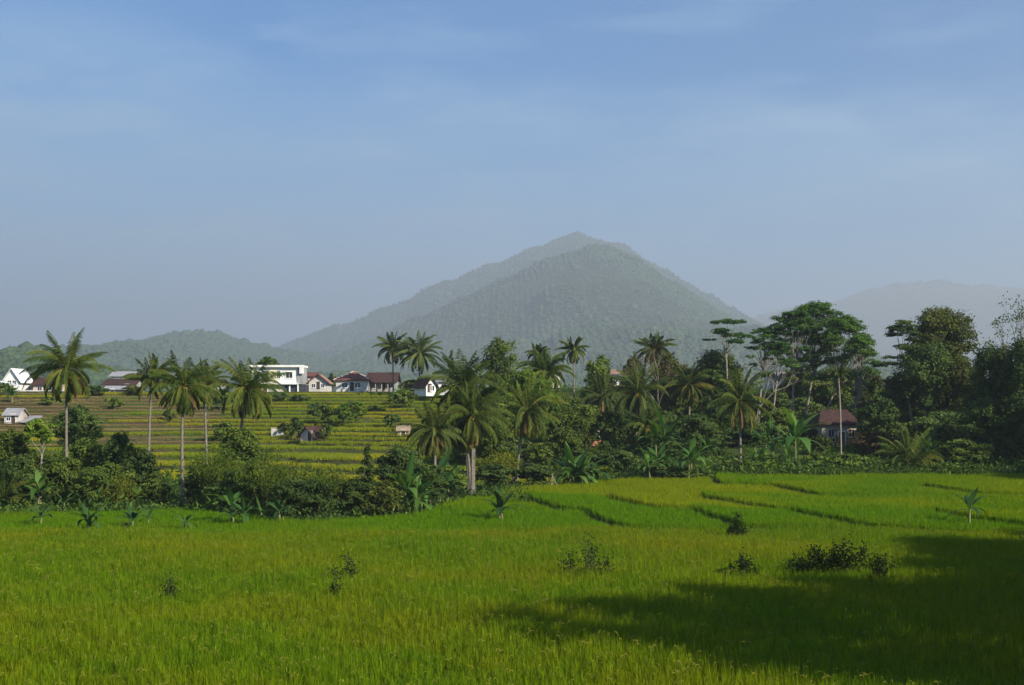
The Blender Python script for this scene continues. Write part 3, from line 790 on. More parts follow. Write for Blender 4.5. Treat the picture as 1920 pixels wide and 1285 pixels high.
bamboo(500, 828, 150, 137, 'broad feathery bamboo clump in the middle of the left thicket', 12)
B(452, 800, 96, 150, 'leafy tree at the foot of the leaning palm', 'leaf_mid', 13, 930)
B(470, 870, 150, 139, 'dark thicket bush under the leaning palm', 'leaf_dark', 14, 965)
bamboo(570, 868, 120, 133, 'low bamboo clump at the right end of the left thicket', 15)
B(558, 895, 120, 131, 'dark bush under the low bamboo at the thicket end', 'leaf_dark', 16, 968)
bamboo(602, 862, 66, 138, 'bright rounded bamboo tuft before the golden terraces', 17, 'bamboo', 16)
bamboo(640, 868, 60, 150, 'thin arching bamboo with yellowed sprays in front of the golden terraces', 18, 'bamboo_yellow', 8, lean=-.12)
B(688, 838, 52, 134, 'dark conical tree left of the banana grove', 'leaf_dark', 19, 920, style='conical', Lf=.3)
B(664, 895, 70, 131, 'dark low bush at the foot of the conical tree', 'leaf_dark', 20, 968)
B(752, 835, 100, 150, 'dusky tree behind the banana grove', 'leaf_dark', 21, 930)
B(716, 900, 80, 131, 'spotty sunlit bush between conical tree and bananas', 'leaf_olive', 22, 975, cover=1.4)
B(800, 868, 80, 146, 'dark leafy bush under the low coconut palm', 'leaf_dark', 23, 945)
B(842, 872, 70, 158, 'bush at the left foot of the four palm trunks', 'leaf_mid', 24, 930)
bamboo(932, 832, 92, 178, 'yellow-green drooping bamboo right of the four palm trunks', 25, 'bamboo_yellow', 22)
B(925, 868, 80, 174, 'dark bush under the yellow-green drooping bamboo', 'leaf_dark', 26, 915)

# ------------------------------------------------------------------ middle and right trees
MG = 'trees behind the right paddies'
def T(*a, **k): k.setdefault('group', MG); return broadleaf(*a, **k)
T(846, 660, 24, 312, 'small dark conical tree beside the gabled white house', 'leaf_dark', 40, 720, style='conical')
T(935, 632, 88, 240, 'tall loose-leaved tree with gaps, left of the lone slim palm', 'leaf_mid', 41, 770, cover=1.2, nclump=16)
T(990, 690, 110, 214, 'dense green tree right behind the tan-fronded palm', 'leaf_bright', 42, 830)
T(925, 740, 90, 205, 'mid green tree filling behind the four-trunk cluster', 'leaf_mid', 43, 880)
T(1122, 668, 64, 262, 'hazy round tree right of the lone slim palm', 'leaf_mid', 44, 770)
T(1070, 745, 110, 222, 'green tree under the lone slim palm', 'leaf_mid', 45, 850)
T(1060, 800, 90, 205, 'leafy tree left of the bare brick house', 'leaf_mid', 46, 890)
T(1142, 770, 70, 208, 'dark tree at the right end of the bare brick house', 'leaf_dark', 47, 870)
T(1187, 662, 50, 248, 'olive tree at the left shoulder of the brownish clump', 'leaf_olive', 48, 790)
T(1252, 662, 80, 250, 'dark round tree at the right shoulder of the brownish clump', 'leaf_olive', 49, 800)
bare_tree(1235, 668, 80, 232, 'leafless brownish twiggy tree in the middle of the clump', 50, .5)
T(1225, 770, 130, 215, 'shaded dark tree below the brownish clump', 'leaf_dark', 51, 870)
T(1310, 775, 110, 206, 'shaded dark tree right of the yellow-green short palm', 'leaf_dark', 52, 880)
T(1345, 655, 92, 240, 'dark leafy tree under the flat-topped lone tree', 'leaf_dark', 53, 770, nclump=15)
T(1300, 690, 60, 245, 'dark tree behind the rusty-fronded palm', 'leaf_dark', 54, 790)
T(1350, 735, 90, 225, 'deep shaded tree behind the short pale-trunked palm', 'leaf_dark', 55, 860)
albizia(1360, 598, 86, 236, 'lone flat-topped tree with layered pads standing above the palms', 1, 660, 9, base_px=1366, sz=1.1)
albizia(1434, 616, 80, 238, 'flat-topped tree at the left end of the tall canopy group', 2, 690, 22, base_px=1421, flat=.42, sz=.8, cov=1.3)
albizia(1490, 584, 112, 238, 'tall canopy tree with pale trunk left of the group centre', 3, 700, 38, base_px=1485, thick=1.1, flat=.55, sz=.68, cov=1.25)
albizia(1532, 570, 134, 242, 'tallest canopy tree of the group with bright green top', 4, 705, 46, base_px=1508, thick=1.2, mat='leaf_canopy', flat=.55, sz=.66, cov=1.25)
albizia(1580, 596, 126, 236, 'broad canopy tree right of the tallest one', 5, 740, 46, base_px=1536, mat='leaf_canopy', flat=.6, sz=.66, cov=1.2)
albizia(1612, 628, 92, 232, 'lower canopy tree at the right end of the tall group', 6, 765, 36, base_px=1590, mat='leaf_canopy', flat=.6, sz=.7, cov=1.2)
albizia(1460, 640, 70, 228, 'dim small canopy tree with thin trunk in the tall group', 7, 720, 12, base_px=1446, thick=.8, flat=.45)
bare_tree(1422, 672, 62, 226, 'bare grey-pink twiggy tree left of the tall canopy group', 56, .12, 'leaf_brown', 'bark_pale')
T(1560, 690, 130, 262, 'hazy tree mass seen between the canopy trunks', 'leaf_mid', 57, 780)
T(1470, 765, 90, 226, 'green understorey tree below the canopy trunks', 'leaf_mid', 58, 860)
T(1425, 790, 80, 212, 'low green tree right of the short pale-trunked palm', 'leaf_dark', 59, 880)
T(1510, 800, 60, 216, 'small dark tree left of the red-roofed house', 'leaf_dark', 60, 870)
T(1630, 690, 60, 240, 'dim tree at the right end behind the red-roofed house', 'leaf_olive', 61, 800)
T(1648, 742, 84, 207, 'dark tree touching the right end of the red-roofed house', 'leaf_dark', 62, 870)
T(1640, 806, 84, 198, 'reddish brown half-dry tree before the red-roofed house', 'leaf_brown', 63, 892, cover=1.5)
albizia(1697, 598, 80, 216, 'dark layered tree left of the big dense tree', 8, 750, 20, sz=1.15, mat='leaf_dark', base_px=1715)
T(1768, 575, 124, 220, 'big dense tree, highest in the dark right-hand grove', 'leaf_olive', 64, 720, nclump=18, bark='bark_pale')
T(1740, 640, 120, 214, 'dark lower half tree beneath the big dense tree', 'leaf_dark', 65, 790, nclump=16, bark='bark_pale')
T(1690, 700, 90, 220, 'very dark tree between the grove and canopy group', 'leaf_dark', 66, 860)
T(1800, 670, 100, 212, 'olive green tree right of the big dense tree', 'leaf_olive', 67, 840)
T(1760, 770, 120, 206, 'dark undergrowth tree with pale trunks in the grove', 'leaf_dark', 68, 880)
T(1868, 640, 110, 190, 'dark tree by the right edge under the few-leaved twigs', 'leaf_dark', 69, 860, nclump=16)
T(1930, 622, 110, 184, 'black-green tree cut by the right picture edge', 'leaf_dark', 70, 870, nclump=16)
T(1850, 745, 120, 186, 'deep dark bushy tree at the right paddy end', 'leaf_dark', 71, 885)
T(1915, 755, 110, 184, 'dark bushy tree in the lower right grove corner', 'leaf_dark', 72, 885)
bare_tree(1905, 598, 46, 186, 'few-leaved twigs rising above the right-edge tree', 73, .4, 'leaf_dark', 'bark_dark')
T(1802, 822, 110, 182, 'rounded green mound bush at the right paddy end', 'leaf_mid', 74, 895)
T(1745, 850, 70, 183, 'low green bush right of the young trunkless palm', 'leaf_mid', 75, 895)
T(1585, 850, 90, 180, 'clipped green hedge bush below the red-roofed house', 'leaf_mid', 76, 895)
T(1645, 858, 80, 180, 'dark hedge bush right of the clipped green one', 'leaf_dark', 77, 897)
T(1538, 815, 40, 200, 'slim leafy tree at the left corner of the red-roofed house', 'leaf_mid', 178, 890)
T(1500, 692, 90, 268, 'hazy leafy tree hiding most of the far orange-roofed house', 'leaf_mid', 179, 790)
T(1530, 850, 60, 182, 'green hedge bush left of the thin bare palm', 'leaf_mid', 78, 895)
T(1000, 868, 90, 174, 'dark low hedge bush left of the tall banana clump', 'leaf_dark', 79, 905)
T(1270, 872, 110, 173, 'dark rounded hedge on the paddy edge at centre right', 'leaf_dark', 80, 902, Lf=.3)
T(1350, 862, 90, 180, 'leafy low hedge under the short pale-trunked palm', 'leaf_mid', 81, 898)
T(1400, 868, 70, 181, 'brownish low shrubbery at the palm foot', 'leaf_olive', 82, 898, cover=1.5)
T(1450, 862, 70, 180, 'low green shrubbery among the right bananas', 'leaf_mid', 83, 898)
T(1165, 845, 80, 185, 'low dark bush right of the tall banana clump', 'leaf_dark', 84, 895)
# deep understorey closing the wood
r = rng_of(77)
US = [(868, 790, 210), (905, 805, 215), (960, 815, 205), (1010, 830, 200), (1040, 770, 235), (1100, 842, 195), (1165, 790, 225), (1200, 830, 198), (1250, 828, 200), (1285, 745, 238),
      (1330, 820, 198), (1375, 800, 215), (1405, 735, 245), (1450, 730, 262), (1495, 745, 255), (1545, 735, 262), (1610, 745, 250), (1660, 760, 235), (1715, 790, 212), (1790, 780, 200), (1830, 790, 192), (1890, 800, 184)]
near_what = {868: 'behind the four palm trunks', 905: 'behind the yellow-green bamboo', 960: 'under the tan-fronded palm', 1010: 'left of the tall banana clump', 1040: 'below the broad mid palm', 1100: 'in front of the bare brick house',
             1165: 'right of the bare brick house', 1200: 'under the dark spreading palm', 1250: 'below the brownish clump', 1285: 'under the rusty-fronded palm', 1330: 'left of the short pale-trunked palm', 1375: 'behind the short pale-trunked palm',
             1405: 'under the grey-pink bare tree', 1450: 'behind the leftmost canopy trunks', 1495: 'behind the tallest canopy trunk', 1545: 'behind the rightmost canopy trunks', 1610: 'above the right end of the red roof', 1660: 'at the left of the dark grove',
             1715: 'among the pale grove trunks', 1790: 'below the big dense tree', 1830: 'behind the mound bush', 1890: 'at the right grove corner'}
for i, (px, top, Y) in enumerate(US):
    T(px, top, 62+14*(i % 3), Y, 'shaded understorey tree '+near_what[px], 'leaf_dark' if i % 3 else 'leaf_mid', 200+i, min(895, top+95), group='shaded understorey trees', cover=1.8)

# ------------------------------------------------------------------ hillside terraces: small trees and plants
TG = 'small trees on the hillside terraces'
for i, (px, base, h, w, m, lb) in enumerate([
    (608, 802, 48, 36, 'leaf_mid', 'hazy small tree right above the white terrace hut'), (645, 800, 44, 50, 'leaf_bright', 'pale green small tree in the middle of the terraces'),
    (668, 792, 40, 40, 'leaf_bright', 'light banana-like tree right of the mid-terrace tree'), (590, 790, 36, 34, 'leaf_dark', 'dark little tree behind the white terrace hut roof'),
    (556, 826, 44, 34, 'leaf_dark', 'dark tree covering the left side of the white terrace hut'), (612, 828, 34, 30, 'leaf_mid', 'bush at the right side of the white terrace hut'),
    (562, 752, 10, 40, 'leaf_dark', 'dark strip of shrubs on the upper terraces'), (755, 770, 40, 60, 'leaf_mid', 'hazy bushes at the right end of the terraces'),
    (770, 742, 30, 50, 'leaf_olive', 'olive bush below the coconut pair'), (728, 728, 26, 40, 'leaf_olive', 'rounded olive tree at the end of the red-roofed house'),
    (622, 734, 34, 20, 'leaf_dark', 'dark pointed tree left of the red-roofed house'), (498, 690, 1, 1, None, ''),
    (415, 770, 40, 60, 'leaf_dark', 'bluish tree behind the leaning palm'), (175, 745, 22, 50, 'leaf_dark', 'dark shrub below the brown-roofed left house'),
    (60, 722, 24, 30, 'leaf_mid', 'green tree right of the white left-hand house'), (6, 742, 24, 40, 'leaf_mid', 'green bush at the left edge below the white wall'),
    (535, 818, 26, 30, 'leaf_olive', 'olive bush left of the white terrace hut'), (215, 770, 26, 44, 'leaf_mid', 'green bush on the brown stubble left of the narrow palm'), (318, 792, 26, 30, 'leaf_dark', 'dark bush on the stubble between narrow palm and gap palm'), (420, 830, 40, 56, 'leaf_mid', 'green tree low on the terraces behind the bamboo'), (525, 752, 16, 34, 'leaf_dark', 'dark shrub below the white modern house'), (700, 775, 16, 26, 'leaf_mid', 'small bush among the upper right terraces'), (150, 742, 18, 40, 'leaf_mid', 'green shrub under the far-left palm crown'), (250, 742, 20, 44, 'leaf_olive', 'olive shrub in front of the long brown roof'), (90, 760, 16, 30, 'leaf_mid', 'small bush on the top left terraces'), (735, 800, 24, 40, 'leaf_dark', 'dark bush left of the thatched field shelter')]):
    if not m: continue
    Y = solveY(px, base); top = base-h
    B(px, top, w, Y, lb, m, 300+i, None, group=TG, cover=1.7, nclump=9)
T(502, 668, 44, 352, 'dark dome-shaped tree behind the white modern house', 'leaf_dark', 330, 700, group=TG)

# ------------------------------------------------------------------ banana plants
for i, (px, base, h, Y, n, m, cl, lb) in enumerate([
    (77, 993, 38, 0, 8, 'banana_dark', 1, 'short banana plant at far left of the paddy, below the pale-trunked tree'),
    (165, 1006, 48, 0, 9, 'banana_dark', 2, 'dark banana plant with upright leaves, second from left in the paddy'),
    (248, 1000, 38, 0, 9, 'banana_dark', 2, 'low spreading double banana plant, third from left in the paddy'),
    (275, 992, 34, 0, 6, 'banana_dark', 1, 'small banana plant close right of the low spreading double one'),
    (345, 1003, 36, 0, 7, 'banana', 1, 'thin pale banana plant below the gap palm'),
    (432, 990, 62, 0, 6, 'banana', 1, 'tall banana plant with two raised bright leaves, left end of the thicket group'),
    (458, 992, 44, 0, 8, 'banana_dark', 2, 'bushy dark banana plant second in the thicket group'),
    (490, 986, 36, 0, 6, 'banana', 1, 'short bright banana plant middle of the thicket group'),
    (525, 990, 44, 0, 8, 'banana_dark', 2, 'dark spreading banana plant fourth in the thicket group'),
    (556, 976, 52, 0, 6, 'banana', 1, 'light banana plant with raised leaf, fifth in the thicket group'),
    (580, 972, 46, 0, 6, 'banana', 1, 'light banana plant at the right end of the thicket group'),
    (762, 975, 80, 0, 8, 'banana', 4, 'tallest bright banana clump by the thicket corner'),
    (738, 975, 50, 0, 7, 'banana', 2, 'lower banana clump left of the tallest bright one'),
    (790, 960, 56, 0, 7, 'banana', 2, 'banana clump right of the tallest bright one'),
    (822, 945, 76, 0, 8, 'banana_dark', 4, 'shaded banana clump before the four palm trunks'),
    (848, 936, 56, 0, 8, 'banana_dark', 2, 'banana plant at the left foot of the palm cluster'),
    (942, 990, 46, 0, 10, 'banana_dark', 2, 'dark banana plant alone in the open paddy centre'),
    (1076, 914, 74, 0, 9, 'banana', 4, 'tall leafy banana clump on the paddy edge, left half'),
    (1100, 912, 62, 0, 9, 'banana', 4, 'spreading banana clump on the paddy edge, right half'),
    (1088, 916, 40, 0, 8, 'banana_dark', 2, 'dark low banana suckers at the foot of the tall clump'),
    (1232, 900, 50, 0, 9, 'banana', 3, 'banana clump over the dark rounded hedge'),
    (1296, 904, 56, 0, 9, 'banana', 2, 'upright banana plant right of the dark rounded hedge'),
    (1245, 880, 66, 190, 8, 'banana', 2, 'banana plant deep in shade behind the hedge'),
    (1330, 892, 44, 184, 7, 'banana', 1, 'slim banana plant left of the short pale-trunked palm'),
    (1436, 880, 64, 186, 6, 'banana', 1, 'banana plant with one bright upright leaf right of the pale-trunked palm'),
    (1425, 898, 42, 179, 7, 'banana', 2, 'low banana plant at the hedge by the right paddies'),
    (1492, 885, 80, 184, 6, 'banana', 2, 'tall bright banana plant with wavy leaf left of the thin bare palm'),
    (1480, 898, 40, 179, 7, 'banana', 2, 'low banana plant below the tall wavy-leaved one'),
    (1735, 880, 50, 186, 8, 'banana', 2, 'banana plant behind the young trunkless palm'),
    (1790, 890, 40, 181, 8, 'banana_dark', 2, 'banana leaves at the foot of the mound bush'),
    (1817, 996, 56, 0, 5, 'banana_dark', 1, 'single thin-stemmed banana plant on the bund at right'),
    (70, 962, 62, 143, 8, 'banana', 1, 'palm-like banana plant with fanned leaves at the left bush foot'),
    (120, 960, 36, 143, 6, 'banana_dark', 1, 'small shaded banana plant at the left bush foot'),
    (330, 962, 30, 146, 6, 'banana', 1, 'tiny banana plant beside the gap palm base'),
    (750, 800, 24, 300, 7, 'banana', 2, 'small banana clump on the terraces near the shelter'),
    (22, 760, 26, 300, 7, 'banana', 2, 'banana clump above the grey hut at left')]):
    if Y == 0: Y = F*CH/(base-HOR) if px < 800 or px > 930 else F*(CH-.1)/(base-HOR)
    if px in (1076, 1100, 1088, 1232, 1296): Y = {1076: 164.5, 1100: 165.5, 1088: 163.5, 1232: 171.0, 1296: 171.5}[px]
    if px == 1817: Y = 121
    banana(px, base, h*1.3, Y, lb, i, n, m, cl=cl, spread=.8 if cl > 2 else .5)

# ------------------------------------------------------------------ shrubs standing in the rice
SG = 'dark shrubs standing in the rice'
shrub(1572, 1008, 210, 87.5, 'large dark shrub thicket in the rice at right, by the shadow edge', 'leaf_shrub', 1, 1.5, SG, .2)
shrub(1388, 1034, 84, 86, 'dark shrub left of the large thicket in the rice', 'leaf_shrub', 2, 1.1, SG, .2)
shrub(1384, 962, 36, 112, 'compact round dark shrub alone on a paddy bund', 'leaf_shrub', 3, 2.6, SG, .2)
shrub(1100, 1004, 100, 86, 'thin sparse shrub with scattered dark leaves in the rice centre', 'leaf_shrub', 4, .5, SG, .19)
shrub(650, 1036, 64, 84, 'sparse dark weed bush in the rice, left of centre', 'leaf_shrub', 5, .45, SG, .19)
shrub(630, 1080, 36, 76, 'tiny dark weed bush below the sparse one left of centre', 'leaf_shrub', 6, .6, SG, .18)
shrub(318, 1080, 34, 76, 'tiny dark weed bush in the rice at left', 'leaf_shrub', 7, .6, SG, .18)
shrub(1650, 1052, 60, 84, 'low dark shrub at the right end of the large thicket', 'leaf_shrub', 8, 1.0, SG, .2)

# trees outside the right of the frame whose shade lies across the rice
for i, (X_, Y_, h, w) in enumerate([(33.0, 48.4, 24, 12), (36.4, 55.7, 22, 13), (42.1, 60.8, 21, 13), (48.5, 71.1, 19, 13), (52.2, 87.3, 18, 13), (39.4, 35.7, 22, 12), (42.8, 30.0, 20, 12), (51.0, 45.4, 24, 15), (55.4, 59.7, 22, 15), (58.8, 76.0, 20, 15), (63.5, 91.1, 19, 14), (53.4, 33.7, 22, 14), (52.5, 79.1, 19, 13), (60.1, 66.8, 21, 15), (30.1, 42.1, 26, 11), (35.3, 37.3, 25, 11),
                                    (84, 160, 18, 16), (92, 170, 20, 16), (88, 150, 24, 16), (98, 160, 26, 16), (80, 172, 22, 15)]):
    px = X_/Y_*F+CXP; top = HOR-(h-CH)/Y_*F
    broadleaf(px, top, w/Y_*F, Y_, 'tall shade tree standing beyond the right side of the paddies', 'leaf_dark', 400+i, HOR-(h*.12-CH)/Y_*F, group='shade trees right of the view', Lf=.7, cover=.55 if i in (14, 15) else 1.1 if i in (0, 1, 5, 6) else 2.4)

# ------------------------------------------------------------------ ground cover
def weed_patch(seed, n, h, L, mat):
    r = rng_of(seed); g = Geo()
    P = r.normal(0, .55, (n, 3)); P[:, 2] = np.abs(r.normal(0, h*.5, n))
    leafs(g, P, norm(r.normal(0, 1, (n, 3))+np.array([0, 0, .7])), norm(r.normal(0, 1, (n, 3))+np.array([0, 0, .3])), L*r.uniform(.6, 1.3, n), L*.45, r.uniform(0, 1, n))
    return g.mesh('weed_patch', mat)
wc = proto_collection('weeds', [weed_patch(900+i, 90, .75, .34, M['weed' if i % 2 else 'weed_dark']) for i in range(6)])
r = rng_of(31); P = []
for _ in range(1900):
    x_ = r.uniform(-62, 95)
    if x_ < -5 and r.random() < .55: continue
    y_ = float(yfar(x_))+abs(r.normal(0, 5))+.7; P.append((x_, y_))
for _ in range(3800):
    x_ = r.uniform(2, 120); y_ = r.uniform(176, 345); P.append((x_, y_))
for _ in range(700):
    x_ = r.uniform(-70, 2); y_ = r.uniform(140, 184); P.append((x_, y_))
P = np.array(P); scatter('undergrowth', np.stack([P[:, 0], P[:, 1], soil(P[:, 0], P[:, 1])], 1), r.lognormal(-.15, .4, len(P)), wc, 'weeds and low leafy growth under the trees and along the paddy edges', 'undergrowth')
# grassy fringe on the bunds, its dark leaf colour standing in for the rice's shade
bc = proto_collection('bund_grass', [weed_patch(950+i, 34, .22, .16, M['weed_dark']) for i in range(4)])
P = []
for k in range(4):
    for b in BUND[k]:
        (x0, y0), (x1, y1) = b
        for y_ in np.arange(min(y0, y1), max(y0, y1), .5):
            P.append((float(bund_x(b, y_))-.3+r.normal(0, .12), y_))
P = np.array(P); P = P[(P[:, 1] < yfar(P[:, 0])-.5)]
scatter('bund_grass', np.stack([P[:, 0], P[:, 1], soil(P[:, 0], P[:, 1])], 1), r.uniform(.35, .8, len(P)), bc, 'short grass on the earth bunds between the paddies, coloured dark as if shaded by the rice', 'grass')
# ------------------------------------------------------------------ buildings
def gable(g, x0, x1, y0, y1, z0, h, axis='x', th=.14, mat=0):
    """two roof slabs with thickness; ridge along axis"""
    if axis == 'x':
        ym = (y0+y1)/2
        for ya in (y0, y1):
            V = [(x0, ya, z0), (x1, ya, z0), (x1, ym, z0+h), (x0, ym, z0+h)]
            V += [(a, b, c+th) for a, b, c in V]
            g.add(V, [(0, 3, 2, 1), (4, 5, 6, 7), (0, 1, 5, 4), (1, 2, 6, 5), (3, 0, 4, 7)], None, mat)
    else:
        xm = (x0+x1)/2
        for xa in (x0, x1):
            V = [(xa, y0, z0), (xa, y1, z0), (xm, y1, z0+h), (xm, y0, z0+h)]
            V += [(a, b, c+th) for a, b, c in V]
            g.add(V, [(0, 3, 2, 1), (4, 5, 6, 7), (0, 1, 5, 4), (1, 2, 6, 5), (3, 0, 4, 7)], None, mat)
def hip(g, x0, x1, y0, y1, z0, h, inset, mat=0):
    ym = (y0+y1)/2
    V = [(x0, y0, z0), (x1, y0, z0), (x1, y1, z0), (x0, y1, z0), (x0+inset, ym, z0+h), (x1-inset, ym, z0+h)]
    g.add(V, [(0, 1, 5, 4), (2, 3, 4, 5), (0, 3, 2, 1)], [(1, 2, 5), (3, 0, 4)], mat)
    V2 = [(x0, y0, z0-.16), (x1, y0, z0-.16), (x1, y1, z0-.16), (x0, y1, z0-.16), (x0, y0, z0-.003), (x1, y0, z0-.003), (x1, y1, z0-.003), (x0, y1, z0-.003)]
    g.add(V2, [(0, 3, 2, 1), (0, 1, 5, 4), (1, 2, 6, 5), (2, 3, 7, 6), (3, 0, 4, 7)], None, mat)
def gable_wall(g, x0, x1, y0, y1, h, rise, axis, base=-.6, mat=0):
    if axis == 'x':
        ym = (y0+y1)/2
        P = [(y0, base), (y1, base), (y1, h), (ym, h+rise), (y0, h)]
        V = [(x0, a, b) for a, b in P]+[(x1, a, b) for a, b in P]
    else:
        xm = (x0+x1)/2
        P = [(x0, base), (x1, base), (x1, h), (xm, h+rise), (x0, h)]
        V = [(a, y1, b) for a, b in P]+[(a, y0, b) for a, b in P]
    q = [(0, 1, 6, 5), (1, 2, 7, 6), (2, 3, 8, 7), (3, 4, 9, 8), (4, 0, 5, 9), (0, 4, 2, 1), (5, 6, 7, 9)]
    t = [(4, 3, 2), (7, 8, 9)]
    g.add(V, q, t, mat)
def window(parent, x, z, w, h, y, fm='frame_white', side='front'):
    """frame with a recessed pane and a sill; x,z centre, y the wall's face (front faces the camera, -y)"""
    f = Geo(); b = .09
    def bx(a0, a1, y0, y1, z0, z1, gg):
        if side == 'front': box(gg, a0, a1, y0, y1, z0, z1)
        else: box(gg, y0, y1, a0, a1, z0, z1)
    sg = -1 if side != 'right' else 1
    ya, yb = sorted((y+sg*.07, y-sg*.003))
    bx(x-w/2, x-w/2+b, ya, yb, z-h/2, z+h/2, f); bx(x+w/2-b, x+w/2, ya, yb, z-h/2, z+h/2, f)
    bx(x-w/2+b, x+w/2-b, ya, yb, z+h/2-b, z+h/2, f); bx(x-w/2+b, x+w/2-b, ya, yb, z-h/2, z-h/2+b, f)
    bx(x-.03, x+.03, ya+.01, yb-.01, z-h/2+b, z+h/2-b, f)
    fo = part('window', f, M[fm], parent)
    p = Geo(); yc = sorted((y+sg*.02, y+sg*.004)); 
    bx(x-w/2+b, x-.03, yc[0], yc[1], z-h/2+b, z+h/2-b, p); bx(x+.03, x+w/2-b, yc[0], yc[1], z-h/2+b, z+h/2-b, p)
    part('pane', p, M['glass'], fo)
    s = Geo(); yd = sorted((y+sg*.16, y-sg*.002)); bx(x-w/2-.08, x+w/2+.08, yd[0], yd[1], z-h/2-.10, z-h/2-.004, s)
    part('sill', s, M[fm], fo)
def door(parent, x, w, h, y, m='wood_dark', side='front', base=0.0):
    g = Geo(); ya, yb = y-.06, y+.002
    box(g, x-w/2, x+w/2, ya, yb, base, base+h); d = part('door', g, M[m], parent)
    f = Geo(); box(f, x-w/2-.09, x-w/2-.003, ya-.02, yb, base, base+h+.09); box(f, x+w/2+.003, x+w/2+.09, ya-.02, yb, base, base+h+.09); box(f, x-w/2-.003, x+w/2+.003, ya-.02, yb, base+h+.003, base+h+.09)
    part('door_frame', f, M['frame_white'], d)
    k = Geo(); box(k, x+w/2-.16, x+w/2-.10, ya-.05, ya-.002, base+.95, base+1.1); part('handle', k, M['sheet_grey'], d)
def house_root(name, label, cat, pxc, Y, rz=0.0, dz=0.0):
    x = PX(pxc, Y); return thing(name, label, cat, (x, Y, s1(x, Y)+dz), rz)
def m_of(px, Y): return px/F*Y

# modern two-storey house
Y = 342.0; R = house_root('white_house', 'white modern two-storey village house with flat roof and yellow wall strip', 'house', 521, Y)
z0 = R.location.z; top = PZ(686, Y)-z0; mid = PZ(719, Y)-z0
w = Geo(); box(w, m_of(-50, Y), m_of(36, Y), .3, 9, mid, top-.35); part('wall', w, M['plaster_white'], R)
w = Geo(); box(w, m_of(-52, Y), m_of(12, Y), 0.8, 9, -.8, mid-.003); part('ground_floor_wall', w, M['plaster_stained'], R)
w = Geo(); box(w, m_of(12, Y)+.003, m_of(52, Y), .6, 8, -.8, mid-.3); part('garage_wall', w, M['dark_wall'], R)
w = Geo(); box(w, m_of(-54, Y), m_of(46, Y), -.6, 9.4, top-.35+.003, top+.15); part('roof', w, M['plaster_white'], R)
w = Geo(); box(w, m_of(36, Y)+.003, m_of(45, Y), .1, 8.5, mid-.2, top-.35); part('side_wall', w, M['plaster_grey'], R)
w = Geo(); box(w, m_of(41, Y), m_of(49, Y), -.55, -.1, top-1.9, top+.16); part('roof_fin', w, M['plaster_white'], R)
w = Geo(); box(w, m_of(-30, Y), m_of(-18, Y), .18, .297, mid+.2, top-1.2); part('recess_shade_panel', w, M['dark_wall'], R)  # dark panel on the wall face, coloured as the shade of a recess
w = Geo(); box(w, m_of(-16, Y), m_of(-3, Y), .16, .297, mid+.15, top-.5); part('yellow_panel', w, M['plaster_yellow'], R)
w = Geo(); box(w, m_of(-46, Y), m_of(38, Y), -.45, .297, mid-.25, mid+.1); part('balcony_slab', w, M['plaster_white'], R)
window(R, m_of(1, Y), (mid+top)/2, .9, 2.0, .3); window(R, m_of(21, Y), (mid+top)/2-.1, 1.7, 1.6, .3); window(R, m_of(-40, Y), (mid+top)/2, 1.5, 1.5, .3)
door(R, m_of(-25, Y), 1.0, 2.1, .8)
w = Geo()
for k in (0.22, .65): box(w, m_of(14+36*k, Y)-.15, m_of(14+36*k, Y)+.15, .1, .4, -.6, mid-.3)
part('porch_post', w, M['post_white'], R)

